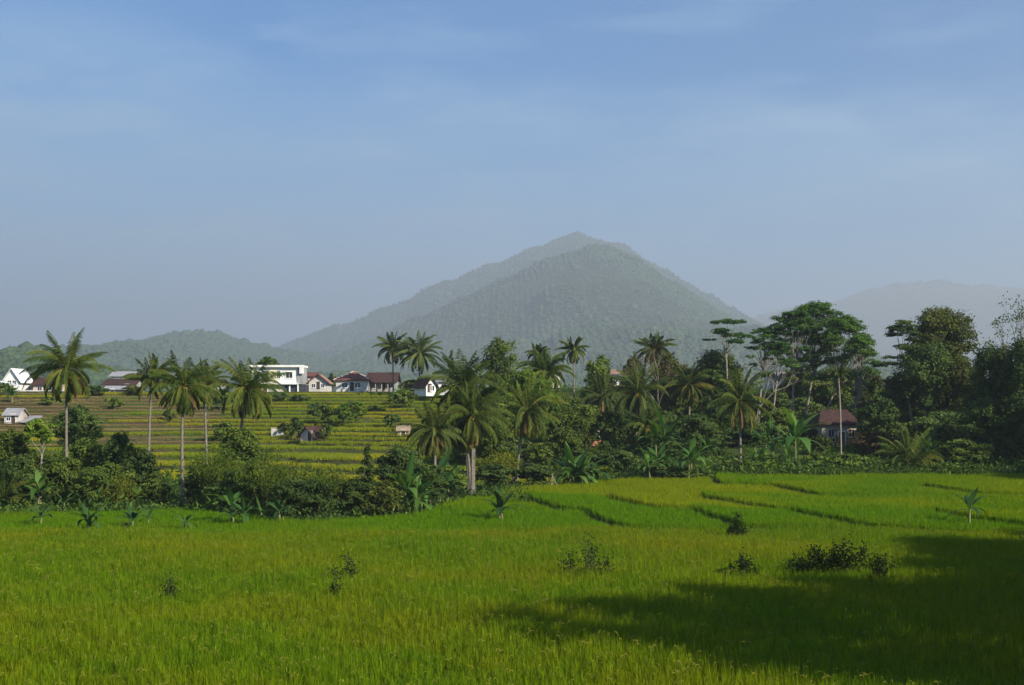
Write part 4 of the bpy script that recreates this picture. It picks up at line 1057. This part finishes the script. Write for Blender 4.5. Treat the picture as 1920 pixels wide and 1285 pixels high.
def simple_house(name, label, px0, px1, Y, eave_py, top_py, depth, roof='hip', roofm='tile_red', wallm='plaster_stained', wins=(), doors=(), rz=0.0, over=.6, ridge=None, base_py=None, band=None, inset=None, cat='house', fm='frame_white'):
    pc = (px0+px1)/2; x = PX(pc, Y); R = house_root(name, label, cat, pc, Y, rz)
    if base_py is not None: R.location.z = PZ(base_py, Y)
    z0 = R.location.z; W = (px1-px0)/F*Y; he = PZ(eave_py, Y)-z0; ht = PZ(top_py, Y)-z0
    g = Geo(); wl = Geo()
    if roof == 'hip':
        box(wl, -W/2, W/2, 0, depth, -.8, he); hip(g, -W/2-over, W/2+over, -over, depth+over, he+.17, ht-he-.17, inset or min(W/2+over-.3, (depth/2+over)))
    elif roof == 'gx':
        gable_wall(wl, -W/2, W/2, 0, depth, he, (ht-he)*depth/(depth+2*over)-.03, 'x', -.8)
        gable(g, -W/2-over, W/2+over, -over, depth+over, he-(ht-he)*over/(depth/2+over)*.5+.02, ht-he+.1, 'x')
    elif roof == 'gy':
        gable_wall(wl, -W/2, W/2, 0, depth, he, (ht-he)*.94, 'y', -.8)
        k = over/(W/2); gable(g, -W/2-over, W/2+over, -over, depth+over, he-(ht-he)*k+.03, (ht-he)*(1+k), 'y')
    part('wall', wl, M[wallm], R); ro = part('roof', g, M[roofm], R)
    if ridge:
        t = Geo(); zr = he+.17
        i = inset or min(W/2+over-.3, depth/2+over)
        if roof == 'hip':
            for sx in (-1, 1):
                for yy in (-over, depth+over): tube(t, [(sx*(W/2+over), yy, zr+.03), (sx*(W/2+over-i), depth/2, ht+.06)], [.13, .13], 5)
            tube(t, [(-W/2-over+i, depth/2, ht+.06), (W/2+over-i, depth/2, ht+.06)], [.13, .13], 5)
        elif roof == 'gy': 
            for sx in (-1, 1): tube(t, [(sx*(W/2+over), -over-.02, he-(ht-he)*over/(W/2)+.1), (0, -over-.02, ht+.17)], [.16, .16], 5)
        else: tube(t, [(-W/2-over, depth/2, ht+.18), (W/2+over, depth/2, ht+.18)], [.15, .15], 5)
        part('roof_ridge', t, M[ridge], ro)
    if band:
        b = Geo(); box(b, -W/2-.04, W/2+.04, -.05, -.003, -.5, band[0]); part('wall_base', b, M[band[1]], R)
    for (u, zc, ww, hh) in wins: window(R, u*W/2, zc*he, ww, hh, 0, fm)
    for (u, ww, hh) in doors: door(R, u*W/2, ww, hh, 0)
    return R, W, he, ht
simple_house('village_house', 'white village house with hipped red tile roof and pale ridges', 630, 690, 332, 714, 697, 9, 'hip', 'tile_red', 'plaster_stained', [(-.45, .55, 1.5, 1.3), (.35, .55, 1.5, 1.3)], [(.0, 1.0, 2.0)], ridge='ridge_pale', base_py=733)
R, W, he, ht = simple_house('long_house', 'long red-roofed house with shaded veranda beside the hipped white house', 691, 742, 336, 715, 699, 8, 'gx', 'tile_brown', 'plaster_grey', [(-.5, .5, 1.2, 1.2), (.6, .5, 1.2, 1.2)], [(.1, 1.0, 2.0)], base_py=732)
p = Geo()
for k in (-.9, -.45, 0, .45, .9): box(p, k*W/2-.1, k*W/2+.1, -1.25, -1.05, -.4, he-.25)
part('veranda_post', p, M['wood_pale'], R)
p = Geo(); V_ = [(-W/2-.5, -1.6, he-.42), (W/2+.5, -1.6, he-.42), (W/2+.5, -.62, he-.02), (-W/2-.5, -.62, he-.02)]; V_ += [(a, b, c+.1) for a, b, c in V_]
p.add(V_, [(0, 3, 2, 1), (4, 5, 6, 7), (0, 1, 5, 4), (1, 2, 6, 5), (2, 3, 7, 6), (3, 0, 4, 7)]); part('veranda_roof', p, M['tile_brown'], R)
simple_house('small_house', 'small white house with pink-trimmed gable facing the terraces', 579, 614, 346, 717, 703, 8, 'gy', 'tile_pale', 'plaster_stained', [(-.5, .5, 1.0, 1.1), (.5, .5, 1.0, 1.1)], [(0, .9, 1.9)], ridge='tile_red', base_py=730)
simple_house('pink_house', 'pinkish house with a white parapet just behind the small gabled house', 570, 588, 366, 706, 699, 7, 'gx', 'tile_red', 'plaster_pink', [(-.3, .72, 1.0, 1.2), (.35, .72, 1.0, 1.2)], (), base_py=730)
simple_house('gabled_house', 'white house with a slanted gable and dark opening below the coconut pair', 798, 818, 305, 722, 709, 6, 'gy', 'tile_brown', 'plaster_white', [(.25, .55, 1.1, 1.2)], [(-.3, 1.0, 1.9)], base_py=736, rz=.5)
simple_house('white_cottage', 'white cottage partly hidden behind the bright-speared palm', 822, 850, 309, 716, 708, 7, 'gx', 'sheet_grey', 'plaster_white', [(-.3, .6, 1.0, 1.0), (.4, .6, 1.0, 1.0)], (), base_py=734)
# left end of the village
R, W, he, ht = simple_house('white_gable_house', 'white house with steep white gable at the far left', 8, 36, 345, 712, 692, 9, 'gy', 'sheet_white', 'plaster_white', [(-.3, .75, 1.0, 1.1), (.35, .75, 1.0, 1.1)], [(0, 1.0, 2.0)], base_py=734)
R = house_root('white_canopy', 'curved white canopy roof on posts in front of the far-left house', 'canopy', 10, 338); zc = PZ(722, 338)-R.location.z
c = Geo(); n = 9
xs = np.linspace(-3.2, 2.2, n); zt = zc+.9*np.cos((xs+3.2)/5.4*PI/2)+.2
V_ = np.array([(a, yy, b-dz) for dz in (0, .10) for yy in (-2.2, 1.8) for a, b in zip(xs, zt)])
q = []
for a in range(n-1): q += [(a, a+1, n+a+1, n+a), (2*n+a, 3*n+a, 3*n+a+1, 2*n+a+1), (a, 2*n+a, 2*n+a+1, a+1), (n+a, n+a+1, 3*n+a+1, 3*n+a)]
c.add(V_, q); part('canopy_roof', c, M['sheet_white'], R, smooth=True)
for xx in (-3.0, 2.0):
    for yy in (-2.0, 1.6):
        p = Geo(); tube(p, [(xx, yy, -.4), (xx, yy, zc+.1)], [.07, .07], 6); part('post', p, M['post_white'], R)
R = house_root('garden_wall', 'low pale wall along the top terrace at far left', 'wall', 55, 330); w = Geo(); L_ = m_of(70, 330)
box(w, -L_, L_, 0, .25, -.6, PZ(733, 330)-R.location.z); part('wall', w, M['plaster_stained'], R)
w = Geo(); box(w, -L_-.05, L_+.05, -.06, .31, PZ(733, 330)-R.location.z+.003, PZ(733, 330)-R.location.z+.12); part('coping', w, M['plaster_white'], R)
simple_house('tiled_house', 'low house with faded pink-brown roof behind the far-left palm crown', 62, 112, 348, 722, 709, 9, 'gx', 'tile_brown', 'plaster_pink', [(-.5, .5, 1.2, 1.1), (.4, .5, 1.2, 1.1)], [(0, 1, 2)], base_py=736)
simple_house('brown_roof_house', 'long house with dark brown roof between the two left palms', 196, 252, 345, 722, 711, 9, 'gx', 'tile_brown', 'plaster_grey', [(-.6, .5, 1.2, 1.1), (.1, .5, 1.2, 1.1)], [(.5, 1, 2)], base_py=736)
simple_house('grey_roof_house', 'pale grey metal-roofed house behind the long brown-roofed one', 208, 246, 380, 706, 697, 9, 'gx', 'sheet_grey', 'plaster_stained', [(-.4, .7, 1.2, 1.1), (.4, .7, 1.2, 1.1)], (), base_py=730)
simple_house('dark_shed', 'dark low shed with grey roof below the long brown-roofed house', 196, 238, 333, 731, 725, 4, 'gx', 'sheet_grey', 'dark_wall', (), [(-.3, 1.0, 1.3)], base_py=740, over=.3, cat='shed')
simple_house('village_roof_house', 'brown-roofed house seen above the dusky palm', 368, 412, 350, 722, 712, 9, 'gx', 'tile_brown', 'plaster_grey', [(-.5, .5, 1.2, 1.1), (.4, .5, 1.2, 1.1)], [(0, 1, 2)], base_py=738)
# huts on the terraces
Y = solveY(24, 796); R, W, he, ht = simple_house('field_hut', 'grey tin-roofed field hut with raised roof part at left', 8, 34, Y, 779, 767, 5, 'gx', 'sheet_grey', 'plaster_stained', [(-.4, .5, .9, .8)], [(.3, .8, 1.6)], base_py=793, over=.4, cat='hut')
l = Geo(); box(l, W/2+.003, W/2+m_of(26, Y), .3, 4.6, -.8, he-1.2); part('annex_wall', l, M['plaster_white'], R)
l = Geo(); x0_, x1_ = W/2+.42, W/2+m_of(30, Y); V_ = [(x0_, -.4, he-1.35), (x1_, -.4, he-1.35), (x1_, 5, he-.2), (x0_, 5, he-.2)]; V_ += [(a, b, c+.12) for a, b, c in V_]
l.add(V_, [(0, 3, 2, 1), (4, 5, 6, 7), (0, 1, 5, 4), (1, 2, 6, 5), (2, 3, 7, 6), (3, 0, 4, 7)]); part('annex_roof', l, M['sheet_grey'], R)
Y = solveY(577, 828); R, W, he, ht = simple_house('terrace_hut', 'small white-gabled hut with dark roof standing among the terraces', 562, 588, Y, 815, 802, 6, 'gy', 'tile_brown', 'plaster_stained', (), [(.55, .8, 1.7)], base_py=827, rz=-.45, band=(.9, 'plaster_pink'), cat='hut')
l = Geo(); V_ = [(W/2+.3, -.3, he-.75), (W/2+2.4, -.3, he-1.15), (W/2+2.4, 5.5, he-1.15), (W/2+.3, 5.5, he-.75)]; V_ += [(a, b, c+.1) for a, b, c in V_]
l.add(V_, [(0, 3, 2, 1), (4, 5, 6, 7), (0, 1, 5, 4), (1, 2, 6, 5), (2, 3, 7, 6), (3, 0, 4, 7)]); part('lean_to_roof', l, M['tile_brown'], R)
for yy in (0, 2.6, 5.2):
    p = Geo(); box(p, W/2+2.05, W/2+2.3, yy-.12, yy+.12, -.8, he-1.12); part('post', p, M['post_white'], R)
Y2 = solveY(522, 822); R = house_root('hut_wall', 'pale broken wall left of the white-gabled terrace hut', 'wall', 522, Y2); w = Geo()
box(w, -1.3, 1.0, 0, .22, -.6, 1.25); part('wall', w, M['plaster_stained'], R); w = Geo(); box(w, -1.36, 1.06, -.05, .27, 1.253, 1.36); part('coping', w, M['plaster_pink'], R)
Y = solveY(755, 818); R, W, he, ht = simple_house('field_shelter', 'small thatched field shelter at the right end of the terraces', 746, 766, Y, 808, 799, 3, 'gx', 'thatch', 'wood_pale', (), [(0, .7, 1.0)], base_py=817, over=.35, cat='shelter')
# houses in the right-hand wood
R, W, he, ht = simple_house('brick_house', 'bare reddish brick house half hidden among the trees', 1090, 1134, 222, 800, 788, 7, 'gx', 'tile_brown', 'brick_bare', [(.55, .55, 1.0, 1.0)], [(-.5, .9, 2.0)], base_py=832)
simple_house('red_roof_house', 'pale house with dark red tile roof and orange base behind the thin palm', 1541, 1606, 212, 797, 768, 7, 'hip', 'tile_brown', 'plaster_tan', [(-.45, .6, .9, 1.2), (.72, .6, .9, 1.2)], [(.15, .9, 2.1)], base_py=836, band=(.75, 'brick_bare'), inset=1.2, fm='wood_pale')
simple_house('far_house', 'orange-roofed house seen between the canopy trunks', 1478, 1540, 300, 708, 699, 8, 'gx', 'tile_pale', 'plaster_tan', [(-.5, .6, 1.2, 1.1), (.4, .6, 1.2, 1.1)], (), base_py=722)
simple_house('blue_white_house', 'pale bluish white house left of the canopy trunks', 1446, 1474, 306, 706, 699, 8, 'gx', 'sheet_grey', 'plaster_stained', [(0, .6, 1.2, 1.1)], (), base_py=722)
simple_house('white_corner_house', 'small bit of white house left of the olive tree', 1142, 1160, 292, 702, 694, 6, 'gx', 'tile_pale', 'plaster_white', [(.3, .6, .8, .9)], (), base_py=722)
simple_house('tin_gable_house', 'small white tin gable showing left of the lone slim palm', 1036, 1050, 290, 696, 686, 7, 'gy', 'sheet_grey', 'plaster_stained', (), (), base_py=720)
# leaning poles left on the paddy corner
R = thing('pole_tripod', 'small tripod of dry bamboo poles left at the paddy corner', 'poles', (PX(1036, 160), 160, s1(PX(1036, 160), 160)))
for a in (0.3, 2.4, 4.5):
    p = Geo(); tube(p, [(math.cos(a)*.8, math.sin(a)*.8, -.1), (-math.cos(a)*.12, -math.sin(a)*.12, 1.75)], [.035, .02], 5); part('pole', p, M['wood_pale'], R)
# ------------------------------------------------------------------ hills
def vnoise(x, y, seed):
    r = rng_of(seed); out = 0
    for i in range(14):
        a = r.uniform(0, 2*PI); f = 2**(i/3.2)*r.uniform(.8, 1.2); ph = r.uniform(0, 2*PI)
        out = out+np.sin((x*math.cos(a)+y*math.sin(a))*f+ph)/f**.9
    return out/2.2
def hill(name, label, sky, Y, front, back, seed, step=9.0, spur=.0, wander=0.0, power=1.25):
    """ridge whose crest carries the given skyline at its own distance"""
    sky = np.array(sky, float); xs = (sky[:, 0]-CXP)/F*Y; zs = CH-(sky[:, 1]-HOR)/F*Y
    X = np.arange(xs[0], xs[-1], step); Ys = np.concatenate([np.arange(Y-front, Y, step), np.arange(Y, Y+back, step*2)])
    gx_, gy_ = np.meshgrid(X, Ys)
    crest = np.interp(gx_, xs, zs); base = 14.0
    u_ = gx_/(60/F*Y)
    crest = crest+(1.9*np.sin(u_*4.3+2*seed)+1.2*np.sin(u_*9.1+seed*3))/F*Y
    yc = Y+wander*np.sin(gx_/1050.0+seed)
    t = np.where(gy_ < yc, (yc-gy_)/front, (gy_-yc)/back); t = np.clip(t, 0, 1)
    prof = (1-t)**power
    n = vnoise(gx_/640, gy_/640, seed)*spur
    rib = np.abs(vnoise(gx_/(step*26)+.35*n, gy_/(step*120), seed+40))
    n = n-(rib-.35)*spur*.55
    env = np.sin(PI*np.clip(t, 0, 1))
    z = base-3+(crest-base+3)*np.clip(prof+n*env*.35, 0, .999-.15*t)
    nx_, ny_ = len(X), len(Ys)
    i = np.arange(ny_-1)[:, None]*nx_; j = np.arange(nx_-1)[None]
    g = Geo(); g.add(np.stack([gx_.ravel(), gy_.ravel(), z.ravel()], 1), np.stack([i+j, i+j+1, i+nx_+j+1, i+nx_+j], -1).reshape(-1, 4))
    ob = bpy.data.objects.new(name, g.mesh(name, M['hill'], True)); COL.objects.link(ob); tagit(ob, label, 'hill', kind='structure')
    return X, Ys, z
def blob(seed, flat=.85):
    import bmesh
    bm = bmesh.new(); bmesh.ops.create_icosphere(bm, subdivisions=1, radius=1.0); r = rng_of(seed)
    V = np.array([v.co[:] for v in bm.verts]); T = np.array([[v.index for v in f.verts] for f in bm.faces]); bm.free()
    d = 1+.30*vnoise(V[:, 0]*1.6, V[:, 1]*1.6+V[:, 2]*2.1, seed)+r.normal(0, .10, len(V))
    V = V*d[:, None]*np.array([1, 1, flat])
    g = Geo(); g.add(V, None, T, 0, np.clip(r.uniform(.1, .7)+r.normal(0, .15, len(V)), 0, 1)); return g.mesh('tree_crown', M['forest'], True)
fc = proto_collection('wood_crowns', [blob(600+i, f) for i, f in enumerate((.7, .8, 1.0, .65, .85, 1.15))])
def wood(name, label, hl, n, rad, seed, lim=None):
    X, Ys, z = hl; r = rng_of(seed)
    x = r.uniform(X[0], X[-1], n); y = r.uniform(Ys[0], Ys[0]+(Ys[-1]-Ys[0])*(lim or 1), n)
    i = np.clip(((x-X[0])/(X[1]-X[0])).astype(int), 0, len(X)-1); j = np.clip(np.searchsorted(Ys, y), 0, len(Ys)-1)
    zz = z[j, i]; s = rad*r.lognormal(-.12, .38, n)*(1+.35*vnoise(x/(rad*55), y/(rad*55), seed+9))
    s = np.clip(s, rad*.35, rad*2)
    s = np.where(r.random(n) < .02, s*1.9, s)
    keep = zz > 15
    scatter(name, np.stack([x, y, zz+s*.05], 1)[keep], s[keep], fc, label, 'forest')

h1 = hill('mountain', 'hazy wooded mountain with its peak right of centre', [(380, 742), (440, 690), (500, 652), (540, 640), (600, 612), (650, 606), (690, 582), (740, 567), (800, 537), (870, 512), (940, 487), (1010, 462), (1050, 446), (1070, 442), (1092, 443), (1114, 452), (1160, 463), (1200, 490),
      (1250, 520), (1300, 548), (1350, 580), (1400, 607), (1450, 640), (1520, 680), (1620, 742)], 9200, 3600, 2500, 3, 30.6, .5, 204, 1.1)
wood('mountain_forest', 'forest covering the hazy mountain behind', h1, 130000, 7.6, 1, .62)
h2 = hill('mountain_spur', 'greener front spur of the mountain, nearer than its ridge', [(440, 740), (520, 716), (600, 690), (660, 652), (720, 622), (760, 598), (810, 578), (860, 553), (900, 534), (940, 518), (1000, 490), (1060, 468), (1100, 457), (1140, 456), (1180, 474),
      (1230, 508), (1290, 548), (1340, 583), (1390, 613), (1450, 655), (1520, 700), (1580, 740)], 6290, 2890, 1700, 8, 23.8, .75, 170, 1.0)
wood('spur_forest', 'forest covering the greener front spur of the mountain', h2, 170000, 5.8, 2, .8)
h3 = hill('left_hill', 'low wooded hill at the left under the sky', [(-400, 700), (-200, 672), (-60, 668), (40, 664), (100, 668), (180, 657), (230, 647), (280, 638), (330, 628), (380, 622), (430, 632), (470, 647), (520, 655), (600, 672), (700, 694), (800, 715), (900, 740)], 6000, 2700, 1400, 5, 18.7, .5, 85, 1.1)
wood('left_hill_forest', 'trees covering the low hill at the left', h3, 100000, 6.6, 3)
h5 = hill('tree_rise', 'near dark tree-covered rise at the far left edge', [(-400, 672), (-150, 668), (-40, 668), (20, 662), (48, 652), (70, 655), (100, 674), (150, 688), (240, 700), (340, 740)], 2040, 680, 442, 9, 11.9, .3, 23.8, 1.0)
wood('tree_rise_forest', 'dark trees on the near rise at the far left edge', h5, 12000, 4.6, 5)
h4 = hill('far_hills', 'pale distant hills at the right, faded by haze', [(1180, 745), (1280, 690), (1340, 645), (1390, 612), (1430, 588), (1480, 580), (1540, 572), (1580, 564), (1600, 549), (1660, 538), (1730, 530), (1780, 537), (1850, 542), (1920, 547), (2000, 560), (2150, 590), (2400, 640), (2700, 700), (2900, 745)], 14960, 4760, 3060, 7, 61.2, .5, 272, 1.1)
wood('far_hill_forest', 'forest texture on the pale distant hills', h4, 60000, 13.0, 4, .62)
h6 = hill('wooded_slope', 'low wooded slope behind the village and right-hand trees', [(300, 742), (420, 716), (560, 706), (700, 704), (850, 712), (1000, 700), (1200, 692), (1400, 694), (1600, 690), (1800, 686), (2000, 690), (2300, 742)], 3400, 1300, 900, 12, 15.3, .4, 42.5, 1.0)
wood('wooded_slope_forest', 'trees on the low slope behind the village', h6, 45000, 6.0, 6)
# ------------------------------------------------------------------ air, sky, sun, camera
hz = Geo(); box(hz, -18800, 18800, -1500, 18900, -4, 1190)
hm, nt, out = newmat('haze_air')
pv = N(nt, 'ShaderNodeVolumePrincipled'); pv.inputs['Color'].default_value = (.88, .96, 1.0, 1); pv.inputs['Density'].default_value = HAZE_D
pv.inputs['Anisotropy'].default_value = .27
nt.links.new(pv.outputs[0], out.inputs['Volume'])
o = bpy.data.objects.new('haze', hz.mesh('haze', hm)); COL.objects.link(o); tagit(o, 'thin morning haze filling the valley air', 'haze', kind='stuff')

sd = Vector((.75, -.66, 0)).normalized(); ELEV = math.radians(30)
S = Vector((sd.x*math.cos(ELEV), sd.y*math.cos(ELEV), math.sin(ELEV)))
ld = bpy.data.lights.new('sun', 'SUN'); ld.energy = SUN_E; ld.angle = math.radians(.5); ld.color = (1.0, .92, .78)
lo = bpy.data.objects.new('sun', ld); COL.objects.link(lo); lo.rotation_euler = S.to_track_quat('Z', 'Y').to_euler(); lo.location = (60, -40, 120)

W = bpy.data.worlds.new('World'); SC.world = W; W.use_nodes = True
nt = W.node_tree; nt.nodes.clear(); out = nt.nodes.new('ShaderNodeOutputWorld'); bg = nt.nodes.new('ShaderNodeBackground')
sky = nt.nodes.new('ShaderNodeTexSky'); sky.sky_type = 'NISHITA'; sky.sun_disc = False; sky.sun_elevation = ELEV
sky.sun_rotation = math.atan2(sd.x, sd.y); sky.air_density = 1.0; sky.dust_density = .3; sky.ozone_density = 5.0; sky.altitude = 300
bg.inputs['Strength'].default_value = SKY_S
# thin high cloud veil: a noise over the sky's own direction, paler where the veil is thicker
tc = nt.nodes.new('ShaderNodeTexCoord').outputs['Generated']
sep = nt.nodes.new('ShaderNodeSeparateXYZ'); nt.links.new(tc, sep.inputs[0])
mp = nt.nodes.new('ShaderNodeMapping'); mp.inputs['Scale'].default_value = (2.2, 2.2, 7.5); mp.inputs['Location'].default_value = (.31, .2, .15); nt.links.new(tc, mp.inputs[0])
n1 = noise(nt, 1.6, 8, mp.outputs[0], .58)
n2 = noise(nt, .7, 3, mp.outputs[0], .5)
mp2 = nt.nodes.new('ShaderNodeMapping'); mp2.inputs['Scale'].default_value = (3.4, 3.4, 16); mp2.inputs['Rotation'].default_value = (0, .12, 0); mp2.inputs['Location'].default_value = (.7, 1.3, .4); nt.links.new(tc, mp2.inputs[0])
n3 = noise(nt, 1.3, 8, mp2.outputs[0], .62)
bias = math_n(nt, 'ADD', math_n(nt, 'MULTIPLY', sep.outputs[0], -.06), math_n(nt, 'MULTIPLY', sep.outputs[2], -1.7))
v = math_n(nt, 'ADD', math_n(nt, 'ADD', math_n(nt, 'MULTIPLY', n1, .55), math_n(nt, 'MULTIPLY', n2, .55)), bias)
f = math_n(nt, 'MULTIPLY', ramp01(nt, v, .13, .47), .82)
f = math_n(nt, 'ADD', f, math_n(nt, 'MULTIPLY', ramp01(nt, n3, .47, .74), .60), True)
veil = mixc(nt, f, sky.outputs[0], VEIL)
tintd = mixc(nt, 1.0, veil, SKY_TINT, 'MULTIPLY')
nt.links.new(tintd, bg.inputs[0]); nt.links.new(bg.outputs[0], out.inputs[0])

cd = bpy.data.cameras.new('camera'); cam = bpy.data.objects.new('camera', cd); COL.objects.link(cam)
cd.sensor_width = 36; cd.lens = 36*F/1920; cd.shift_y = (HOR-642.5)/1920; cd.clip_end = 60000; cd.clip_start = .5
cam.location = (0, 0, CH); cam.rotation_euler = (PI/2, 0, 0); SC.camera = cam
SC.view_settings.view_transform = 'Standard'; SC.view_settings.look = 'None'; SC.view_settings.exposure = EXPO; SC.view_settings.gamma = 1
SC.cycles.volume_bounces = 0; SC.cycles.max_bounces = 6; SC.cycles.diffuse_bounces = 2; SC.cycles.transmission_bounces = 3; SC.cycles.glossy_bounces = 2
SC.cycles.use_denoising = True
